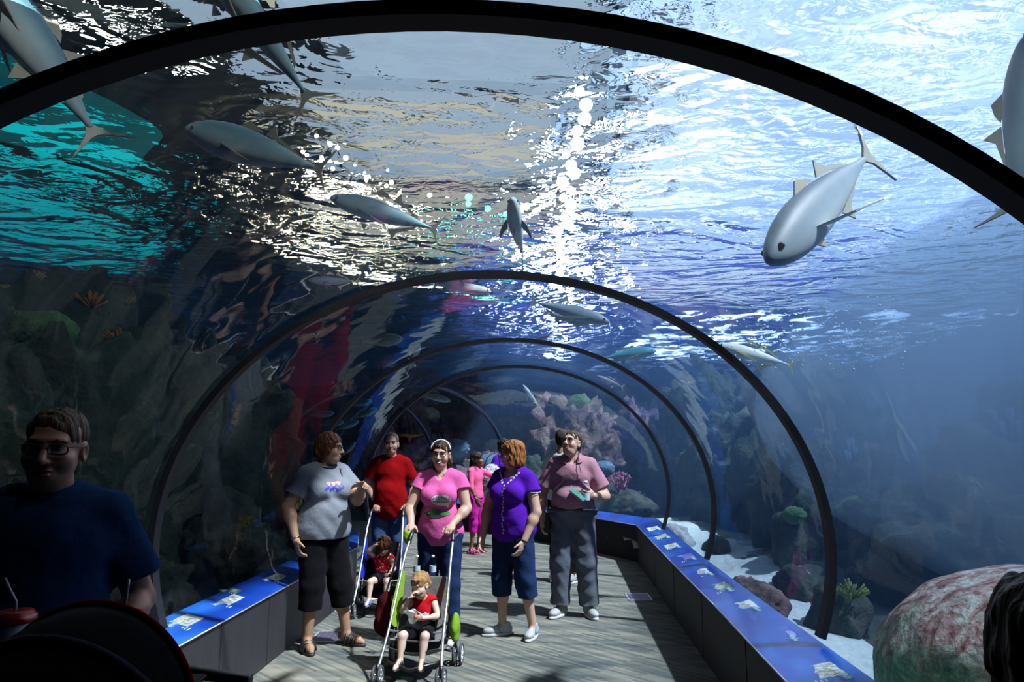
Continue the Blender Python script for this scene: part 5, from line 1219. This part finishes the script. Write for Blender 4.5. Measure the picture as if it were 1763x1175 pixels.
# rocks on the strip of sand beside the right ledge
rock((2.00, 6.85, .20), (.21, .58, .19), K_brown, 'low brown rock with a pale sandy streak on the white sand behind the ledge', n=4, seed=1.0, amp=.3)
rock((2.50, 7.15, .20), (.20, .36, .24), K_green, 'dark green-brown rock on the white sand beside the brown one', n=4, seed=2.0, amp=.3)
rock((2.02, 10.6, .20), (.24, .40, .30), K_pale, 'pale grey rock standing on the sand at the corner of the ledge', n=4, seed=4.0, amp=.25)
rock((2.46, 10.0, .18), (.18, .26, .20), K_dark, 'small dark rock next to the pale grey one at the corner of the ledge', n=4, seed=5.0, amp=.3)
rock((2.65, 8.9, .16), (.20, .4, .13), K_dark, 'flat dark rock half sunk in the sand between the corner and the tall reef', n=3, seed=6.0)

# the reef beyond the sand, on the right
RW = [((4.2, 7.4, .5), (.9, 1.1, .7), 'low dark reef rock right behind the sandy strip'), ((3.7, 9.3, .7), (.75, 1.0, 1.0), 'dark upright reef rock at the edge of the sand'),
      ((4.6, 11.3, 1.1), (1.1, 1.2, 1.6), 'tall dark reef column on the right behind the black rib'), ((3.4, 12.9, .8), (.8, .9, 1.1), 'dark reef shoulder beyond the corner of the sand'),
      ((5.6, 14.5, 1.2), (1.5, 1.4, 1.8), 'broad dark reef wall behind the tall column'), ((6.3, 9.0, .8), (1.1, 1.3, 1.2), 'reef mound dim in the blue haze'),
      ((5.5, 5.6, .4), (1.1, 1.2, .8), 'reef mound in the blue haze above the boulder'), ((7.6, 6.6, .7), (1.2, 1.4, 1.2), 'reef mound farthest right in the haze'),
      ((8.4, 11.0, .9), (1.5, 1.8, 1.5), 'big hazy reef mass far to the right'), ((3.9, 15.6, 1.3), (1.2, 1.0, 2.0), 'dark reef tower right of the coral head'), ((8.5, 16.5, 1.3), (2.2, 1.6, 2.0), 'hazy reef mass at the far right corner')]
for i, (l, r, lab) in enumerate(RW): rock(l, r, K_dark if i % 2 == 0 else K_green, lab, group='reef rocks on the right side', n=5, amp=.42, fr=1.3, seed=10+i, fine=.16, ridge=True)
# the coral head and the slope in the middle distance
rock((.75, 16.4, 1.25), (1.05, .95, 1.42), K_brown, 'tall rounded coral head with a reddish flank, above the man in mauve', n=5, amp=.3, fr=1.5, seed=22, fine=.2, ridge=True, group='reef rocks in the middle distance')
rock((-.15, 15.6, .55), (.7, .6, .75), K_green, 'green-grey rock at the foot of the tall coral head', n=5, amp=.35, fr=1.6, seed=23, fine=.2, group='reef rocks in the middle distance')
rock((2.35, 17.2, 1.2), (.9, .8, 1.35), K_purp, 'dark purple rock stepping down right of the tall coral head', n=5, amp=.4, fr=1.5, seed=24, fine=.2, ridge=True, group='reef rocks in the middle distance')
MID = [((-2.2, 19.0, 1.6), (1.8, 1.1, 1.5)), ((-4.2, 18.6, 1.7), (1.7, 1.2, 1.9)), ((-.4, 19.6, 1.3), (1.4, 1.0, 1.3)), ((-3.0, 17.3, .8), (1.4, .8, 1.0)), ((-1.3, 17.2, .6), (1.2, .7, .85)), ((-5.6, 18.6, 1.3), (1.2, .9, 1.6)), ((1.6, 20.2, 1.2), (1.6, 1.0, 1.2))]
ML = ['wide coral slope under the blue water at the back', 'high coral slope left of the middle', 'coral ledge between the slope and the tall coral head', 'coral-covered rock in front of the high slope', 'low coral rock behind the pointing child', 'coral slope above the man in red', 'coral ledge behind the tall coral head']
for i, ((l, r), lab) in enumerate(zip(MID, ML)): rock(l, r, K_purp if i % 2 else K_brown, lab, group='reef rocks in the middle distance', n=5, amp=.35, fr=1.6, seed=30+i, fine=.24, ridge=True)
rock((-4.05, 16.7, 1.05), (.62, .7, 1.35), K_purp, 'big purple-grey rock with mustard patches beside the man in red', n=5, amp=.18, fr=1.2, seed=41, fine=.07, group='reef rocks in the middle distance')
rock((-3.3, 17.4, 1.5), (.45, .5, 1.35), K_brown, 'leaning brown rock pillar behind the purple-grey rock', n=5, amp=.25, fr=1.2, seed=42, fine=.1, group='reef rocks in the middle distance')
# the dark side, left
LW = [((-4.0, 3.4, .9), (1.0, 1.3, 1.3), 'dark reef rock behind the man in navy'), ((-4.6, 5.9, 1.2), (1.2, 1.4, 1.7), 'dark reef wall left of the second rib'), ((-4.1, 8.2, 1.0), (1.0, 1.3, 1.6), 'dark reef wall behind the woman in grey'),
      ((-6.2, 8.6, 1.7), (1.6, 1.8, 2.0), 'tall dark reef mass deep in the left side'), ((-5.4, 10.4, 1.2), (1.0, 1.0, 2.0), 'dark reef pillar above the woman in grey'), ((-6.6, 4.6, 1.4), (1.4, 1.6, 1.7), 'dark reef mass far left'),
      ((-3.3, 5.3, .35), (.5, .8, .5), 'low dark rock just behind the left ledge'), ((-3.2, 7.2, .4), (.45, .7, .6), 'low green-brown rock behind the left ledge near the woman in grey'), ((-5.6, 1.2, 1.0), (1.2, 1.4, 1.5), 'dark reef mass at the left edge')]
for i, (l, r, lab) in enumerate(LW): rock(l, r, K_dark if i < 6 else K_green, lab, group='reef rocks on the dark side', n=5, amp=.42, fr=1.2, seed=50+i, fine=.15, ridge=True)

# ---- corals
def pm(name, c, sc=30, b=.6): m = principled(name, c, .8, spec=.2); noise_col(m, [(.35, tuple(v*.55 for v in c)), (.65, c)], scale=sc*.3, detail=4); return add_bump(m, sc, b, .03, 3)
CO = dict(green=pm('green_coral', (.07, .17, .06)), olive=pm('olive_coral', (.22, .26, .06)), pink=pm('pink_coral', (.50, .16, .26)), purple=pm('purple_coral', (.26, .10, .34)), orange=pm('orange_coral', (.50, .19, .05)), cream=pm('cream_coral', (.52, .46, .33)), blue=pm('blue_grey_coral', (.16, .24, .34)), mustard=pm('mustard_sponge', (.42, .33, .05)))
def coral(kind, loc, size, col, label, seed, group=None):
    r = random.Random(seed); m = CO[col]
    if kind == 'brain':
        V, F = rock_mesh((size, size, size*.75), n=4, amp=.10, fr=1.5, seed=seed, fine=.10); o = mesh_obj('brain_coral', V, F, m)
    elif kind == 'branch':
        vf = []
        def br(p, d, L, rad, dep):
            q = p+d*L; vf.append(tube([p, p.lerp(q, .5)+Vector((r.uniform(-1, 1), r.uniform(-1, 1), 0))*L*.06, q], [rad, rad*.85, rad*.7], 6))
            if dep:
                for _ in range(r.choice((2, 2, 3))):
                    n_ = (d+Vector((r.uniform(-1, 1), r.uniform(-1, 1), r.uniform(-.2, .7)))*.75).normalized(); br(q, n_, L*.74, rad*.7, dep-1)
        for _ in range(4): br(Vector((0, 0, 0)), Vector((r.uniform(-.8, .8), r.uniform(-.8, .8), 1)).normalized(), size*.45, size*.07, 3)
        V, F = merge(*vf); o = mesh_obj('branching_coral', V, F, m)
    elif kind == 'tube':
        vf = []
        for _ in range(7):
            a = Vector((r.uniform(-.4, .4), r.uniform(-.4, .4), 0))*size; h_ = size*r.uniform(.8, 1.7); t_ = a+Vector((a.x*.5, a.y*.5, h_)); vf.append(tube([a, a.lerp(t_, .5), t_, t_-Vector((0, 0, size*.12))], [size*.10, size*.12, size*.15, size*.08], 10))
        V, F = merge(*vf); o = mesh_obj('tube_sponge', V, F, m)
    elif kind == 'table':
        n_ = 40; V = []; F = []
        for j, (rr, z) in enumerate(((.12, 0), (.16, .35), (.8, .50), (1, .55), (.98, .60), (.5, .56), (.01, .54))):
            for i in range(n_): a = 2*PI*i/n_; w = 1+.13*math.sin(a*5+seed)+.06*math.sin(a*11); V.append((rr*w*size*math.cos(a), rr*w*size*math.sin(a), z*size+.03*size*math.sin(a*3)*rr))
        for j in range(6):
            for i in range(n_): F.append((j*n_+i, j*n_+(i+1) % n_, (j+1)*n_+(i+1) % n_, (j+1)*n_+i))
        o = mesh_obj('table_coral', V, F, m)
    else:
        vf = []
        for _ in range(34):
            a = r.uniform(0, 2*PI); t_ = r.uniform(.1, 1); d = Vector((math.cos(a)*t_, math.sin(a)*t_, 1.1-t_*.6)).normalized()*size*r.uniform(.7, 1.1)
            vf.append(tube([Vector((0, 0, 0)), d*.5+Vector((r.uniform(-1, 1), r.uniform(-1, 1), 0))*size*.07, d], [size*.05, size*.045, size*.055], 6))
        V, F = merge(*vf); o = mesh_obj('soft_coral', V, F, m)
    o.location = loc; o.rotation_euler = (0, 0, r.uniform(0, 6))
    o.parent = REEFS['reef rocks on the dark side' if (loc[0] < -1.5 and loc[1] < 12) else ('reef rocks on the right side' if loc[0] > 2.2 and loc[1] < 15.7 else 'reef rocks in the middle distance')]
    o['label'] = label; return o
dg_ = None
def drop(x, y, ztop=3.6):
    """height of whatever rock lies under (x, y)"""
    hit, p, *_ = scn.ray_cast(bpy.context.view_layer.depsgraph, Vector((x, y, ztop)), Vector((0, 0, -1))); 
    return p.z if hit else .2
# hide the clear things from the probe while the corals are set down
clear_things = [o for o in C.objects if o.name.startswith(('window_', 'water'))]
for o in clear_things: o.hide_viewport = True
bpy.context.view_layer.update()
kinds = ['brain', 'branch', 'tube', 'table', 'soft']; r_ = random.Random(5)
NM = dict(brain='rounded brain coral', branch='branching coral', tube='tube sponge', table='flat table coral', soft='bushy soft coral')
def scatter(n, x0, x1, y0, y1, cols, ks, s0, s1, where, group, seed):
    r = random.Random(seed); seen = {}
    for i in range(n):
        x, y = r.uniform(x0, x1), r.uniform(y0, y1); z = drop(x, y); k = r.choice(ks); c = r.choice(cols); sz = r.uniform(s0, s1)
        lab = '%s %s %s' % ({'blue': 'blue-grey', 'mustard': 'mustard yellow'}.get(c, c), NM[k], where)
        coral(k, (x, y, z-.04), sz, c, lab, seed*100+i, group+', '+c+' '+NM[k])
scatter(46, -4.6, 1.5, 15.8, 19.6, ['pink', 'purple', 'orange', 'cream', 'blue', 'green'], kinds, .16, .34, 'on the far reef behind the visitors', 'far reef corals', 1)
scatter(16, 3.0, 6.5, 7.0, 13.5, ['green', 'olive', 'blue', 'purple'], ['brain', 'branch', 'soft', 'tube'], .14, .30, 'on the hazy reef right of the ribs', 'right reef corals', 2)
scatter(12, 4.2, 7.0, 4.5, 7.5, ['olive', 'green', 'blue'], ['brain', 'soft', 'table'], .16, .32, 'in the blue haze above the boulder', 'hazy corals above the boulder', 3)
scatter(26, -5.2, -2.7, 3.0, 9.0, ['green', 'olive', 'mustard', 'orange'], ['brain', 'soft', 'tube', 'branch'], .10, .24, 'on the dark reef behind the left ledge', 'dark side corals', 4)
for u, v, y, k, c, s_, lab in ((1475, 845, 8.3, 'brain', 'olive', .25, 'single yellow-green round coral halfway up the haze'), (1368, 880, 8.0, 'brain', 'green', .13, 'small green ball coral by the second rib'), (1066, 845, 14.6, 'branch', 'pink', .5, 'pink fan of branching coral at the foot of the coral head'),
                               (1465, 1020, 5.9, 'soft', 'olive', .16, 'yellow-green soft coral left of the boulder'), (512, 870, 7.6, 'tube', 'mustard', .12, 'pale yellow tube sponge beside the woman in grey'), (1040, 800, 15.0, 'brain', 'blue', .22, 'blue-grey round coral on the flank of the coral head')):
    p = sight(u, v, y); z = drop(p.x, p.y)
    if p.z > z+.35:
        rock((p.x, p.y+.25, (p.z+z)/2-.1), (s_*1.4, s_*1.6, (p.z-z)/2+.12), K_green, 'rock under the '+lab, n=4, seed=y, group='reef rocks on the right side' if p.x > 0 and y < 12 else ('reef rocks on the dark side' if p.x < -1 else 'reef rocks in the middle distance')); z = p.z-s_*.4
    coral(k, (p.x, p.y, z), s_, c, lab, int(u))
for o in clear_things: o.hide_viewport = False

# ---- fish
def fish_mat(name, back, side, belly, fin=None):
    m = principled(name, side, .5, spec=.3); nt = m.node_tree; b = nt.nodes['Principled BSDF']
    tc = nd(nt, 'ShaderNodeTexCoord'); sx = nd(nt, 'ShaderNodeSeparateXYZ'); no = nd(nt, 'ShaderNodeTexNoise'); no.inputs['Scale'].default_value = 9
    ma = nd(nt, 'ShaderNodeMath', operation='MULTIPLY_ADD'); ma.inputs[1].default_value = .05; mr = nd(nt, 'ShaderNodeMapRange'); mr.inputs['From Min'].default_value = -.08; mr.inputs['From Max'].default_value = .14
    cr = nd(nt, 'ShaderNodeValToRGB'); e = cr.color_ramp.elements; e[0].position = .15; e[0].color = (*belly, 1); e[1].position = .8; e[1].color = (*back, 1); q = e.new(.5); q.color = (*side, 1)
    nt.links.new(tc.outputs['Object'], sx.inputs[0]); nt.links.new(tc.outputs['Object'], no.inputs['Vector']); nt.links.new(no.outputs['Fac'], ma.inputs[0]); nt.links.new(sx.outputs['Z'], ma.inputs[2])
    nt.links.new(ma.outputs[0], mr.inputs['Value']); nt.links.new(mr.outputs[0], cr.inputs[0]); nt.links.new(cr.outputs[0], b.inputs['Base Color'])
    return m
F_jack = fish_mat('silver_jack_skin', (.10, .22, .28), (.28, .46, .52), (.72, .78, .76)); F_white = fish_mat('white_fish_skin', (.45, .5, .45), (.75, .8, .75), (.85, .86, .8))
F_cyan = fish_mat('blue_green_fish_skin', (.02, .22, .30), (.10, .45, .50), (.45, .65, .65)); F_grey = fish_mat('grey_fish_skin', (.08, .11, .14), (.22, .29, .34), (.48, .54, .56)); F_dark = fish_mat('dark_fish_skin', (.05, .06, .10), (.16, .18, .26), (.55, .5, .6))
F_fin = principled('dusky_fin', (.28, .27, .20), .5); F_finw = principled('pale_fin', (.75, .75, .68), .4); F_finy = principled('yellow_fin', (.50, .46, .10), .5); F_eye = principled('fish_eye', (.02, .02, .02), .1)
def fin(pts, th=.004, y=0.0):
    n = len(pts); V = [(x, y+th, z) for x, z in pts]+[(x, y-th, z) for x, z in pts]; F = [tuple(range(n)), tuple(range(2*n-1, n-1, -1))]+[(i, n+i, n+(i+1) % n, (i+1) % n) for i in range(n)]; return V, F
def fish(head, tail, label, kind='jack', mat=None, finm=None, bend=.0, roll=0.0, group='large fish over the tunnel', cat='fish', deep=1.0, pec=1.0):
    head, tail = Vector(head), Vector(tail); L = (head-tail).length; ax = (head-tail).normalized()
    mat = mat or F_jack; finm = finm or F_fin
    root = empty('fish', (head+tail)/2, 0, label, cat, group)
    up = Vector((0, 0, 1)) if abs(ax.z) < .92 else Vector((0, 1, 0)); y = up.cross(ax).normalized(); z = ax.cross(y).normalized()
    root.matrix_world = Matrix.Translation((head+tail)/2) @ Matrix((( ax.x, y.x, z.x), (ax.y, y.y, z.y), (ax.z, y.z, z.z))).to_4x4() @ Matrix.Rotation(math.radians(roll), 4, 'X') @ Matrix.Scale(L, 4)
    # unit-long body, head at +x
    prof = [(0, .012, .010), (.02, .038, .028), (.06, .068, .046), (.13, .100, .062), (.23, .124, .072), (.35, .130, .074), (.48, .116, .066), (.62, .086, .048), (.74, .052, .028), (.82, .026, .017), (.87, .017, .014), (.90, .016, .008)]
    if kind == 'slim': prof = [(a, h_*.70, w*.85) for a, h_, w in prof]
    V = []; F = []; n = 20
    for a, h_, w in prof:
        for i in range(n):
            t = 2*PI*i/n; V.append((.5-a, w*deep**.5*math.cos(t)+bend*a*a, h_*deep*math.sin(t)*(1.0 if math.sin(t) > 0 else .95)))
    for j in range(len(prof)-1):
        for i in range(n): F.append((j*n+i, j*n+(i+1) % n, (j+1)*n+(i+1) % n, (j+1)*n+i))
    F.append(tuple(range(n))[::-1]); F.append(tuple(len(V)-n+i for i in range(n)))
    b_ = mesh_obj('fish_body', V, F, mat, root); sb = b_.modifiers.new('s', 'SUBSURF'); sb.levels = 1; sb.render_levels = 1
    yb = bend*.85
    T = [(-.375, .012), (-.42, .040), (-.47, .110), (-.505, .165), (-.475, .095), (-.445, .030), (-.438, 0), (-.445, -.030), (-.475, -.095), (-.51, -.170), (-.47, -.110), (-.42, -.040), (-.375, -.012)]
    V, F = fin(T, .005, yb); mesh_obj('tail_fin', V, F, finm, root, smooth=False)
    V, F = fin([(.16, .12*deep), (.10, .175*deep), (.04, .15*deep), (.0, .118*deep)], .003, bend*.2); mesh_obj('dorsal_fin', V, F, finm, root, smooth=False)
    V, F = fin([(-.02, .112*deep), (-.07, .185*deep), (-.10, .125*deep), (-.26, .052*deep), (-.27, .030), (-.14, .085*deep)], .003, bend*.45); mesh_obj('rear_dorsal_fin', V, F, finm, root, smooth=False)
    V, F = fin([(-.04, -.105*deep), (-.10, -.180*deep), (-.12, -.115*deep), (-.26, -.050*deep), (-.27, -.028), (-.14, -.075*deep)], .003, bend*.45); mesh_obj('anal_fin', V, F, finm, root, smooth=False)
    for s in (-1, 1):
        P = [(.24, s*.060, -.02), (.16, s*.115*pec, -.045), (.06, s*.150*pec, -.075), (-.01, s*.150*pec, -.090), (.07, s*.112*pec, -.070), (.14, s*.065, -.055)]
        V = P+[(x, y_, z_-.006) for x, y_, z_ in P]; n_ = 6; F = [tuple(range(6)), tuple(range(11, 5, -1))]+[(i, 6+i, 6+(i+1) % 6, (i+1) % 6) for i in range(6)]
        mesh_obj('pectoral_fin', V, F, finm if pec < 1.3 else F_finw, root, smooth=False)
        V, F = uv_ball((.435, s*.040*deep**.5, .018), .0125, 10, 8); mesh_obj('eye', V, F, F_eye, root)
    V, F = fin([(.20, -.115*deep), (.15, -.165*deep), (.13, -.118*deep)], .003); mesh_obj('pelvic_fin', V, F, finm, root, smooth=False)
    return root
S_ = sight
fish(S_(-70, -90, 2.75), S_(185, 245, 3.05), 'large blue-grey fish in the top left corner, swimming out of view', bend=-.05, roll=20)
fish(S_(330, -110, 2.7), S_(545, 185, 3.1), 'large teal fish above the near rib, its forked tail over the silvery water', kind='slim', bend=-.04, roll=-25)
fish(S_(318, 222, 3.4), S_(572, 298, 3.5), 'large silver fish with rounded head, facing left under the gold glints', roll=-12, bend=.03)
fish(S_(568, 340, 4.1), S_(762, 398, 4.2), 'silver-blue fish just right of and below the round-headed one, facing left', roll=-12, kind='slim', deep=1.12, bend=-.03)
fish(S_(882, 342, 3.9), S_(893, 446, 4.55), 'grey fish seen from below in mid-water, nose towards the camera', roll=0, bend=.05, deep=.9)
fish(S_(1322, 452, 3.7), S_(1492, 262, 4.5), 'largest pale fish on the right with two white side fins, diving towards the camera', mat=F_grey, roll=10, pec=1.5, bend=.04, deep=.80)
fish(S_(1800, 20, 3.3), S_(1742, 385, 3.4), 'large fish cut off by the right-hand edge, its tail below the near rib', mat=F_grey, roll=30, pec=1.2)
fish(S_(693, 584, 8.3), S_(620, 590, 8.4), 'small white fish with yellowish fins over the blue streak', mat=F_white, finm=F_finy, deep=1.15)
fish(S_(724, 592, 9.2), S_(698, 648, 9.0), 'small pale fish nose-up beside the third rib', mat=F_white, kind='slim')
fish(S_(530, 483, 5.2), S_(622, 485, 5.4), 'slender dark fish with a violet-silver side, left above the second rib', mat=F_dark, kind='slim')
fish(S_(846, 503, 6.9), S_(742, 488, 6.8), 'long whitish fish under the top of the second rib', mat=F_white, kind='slim')
fish(S_(1050, 556, 7.9), S_(908, 517, 8.1), 'long silver fish above its shorter twin, near the white light', kind='slim', mat=F_grey)
fish(S_(1015, 558, 8.3), S_(932, 538, 8.5), 'shorter silver fish just below the long silver one', kind='slim', mat=F_grey)
fish(S_(1232, 594, 7.2), S_(1372, 632, 7.1), 'pale yellow-tailed fish by the right shoulder of the second rib', mat=F_white, finm=F_finy, kind='slim')
fish(S_(1130, 604, 9.6), S_(1032, 618, 9.8), 'pale green fish with a blunt head right of the white light', mat=F_cyan, deep=.9)
fish(S_(948, 578, 10.2), S_(905, 592, 10.4), 'small dark fish under the third rib', mat=F_dark, kind='slim')
fish(S_(1028, 648, 11.5), S_(1075, 668, 11.6), 'small dark fish against the foamy water', mat=F_dark, kind='slim')
fish(S_(900, 663, 13.8), S_(932, 706, 14.2), 'mottled fish nosing up in front of the tall coral head', mat=F_grey, kind='slim', roll=40)
fish(S_(776, 691, 15.0), S_(708, 674, 15.1), 'slender grey fish over the coral slope', mat=F_grey, kind='slim')
SCH = [(575, 712, 530, 716), (592, 727, 548, 732), (618, 725, 575, 742), (650, 704, 606, 722), (566, 756, 520, 766), (582, 752, 560, 764), (612, 762, 584, 790), (640, 690, 598, 700)]
SL = ['blue-green fish leading the small school', 'blue-green fish with a bright yellow tail in the small school', 'blue-green fish in the middle of the small school', 'uppermost right blue-green fish of the small school', 'glittering blue-green fish above the curly hair of the woman in grey',
      'short blue-green fish just right of the glittering one', 'lowest blue-green fish of the school, over the blue streak', 'topmost blue-green fish of the small school']
for i, ((a, b_, c_, d_), lab) in enumerate(zip(SCH, SL)):
    fish(S_(a, b_, 8.3+.1*i), S_(c_, d_, 8.35+.1*i), lab, mat=F_cyan, finm=F_finy if i == 1 else F_fin, group='small school on the dark side')
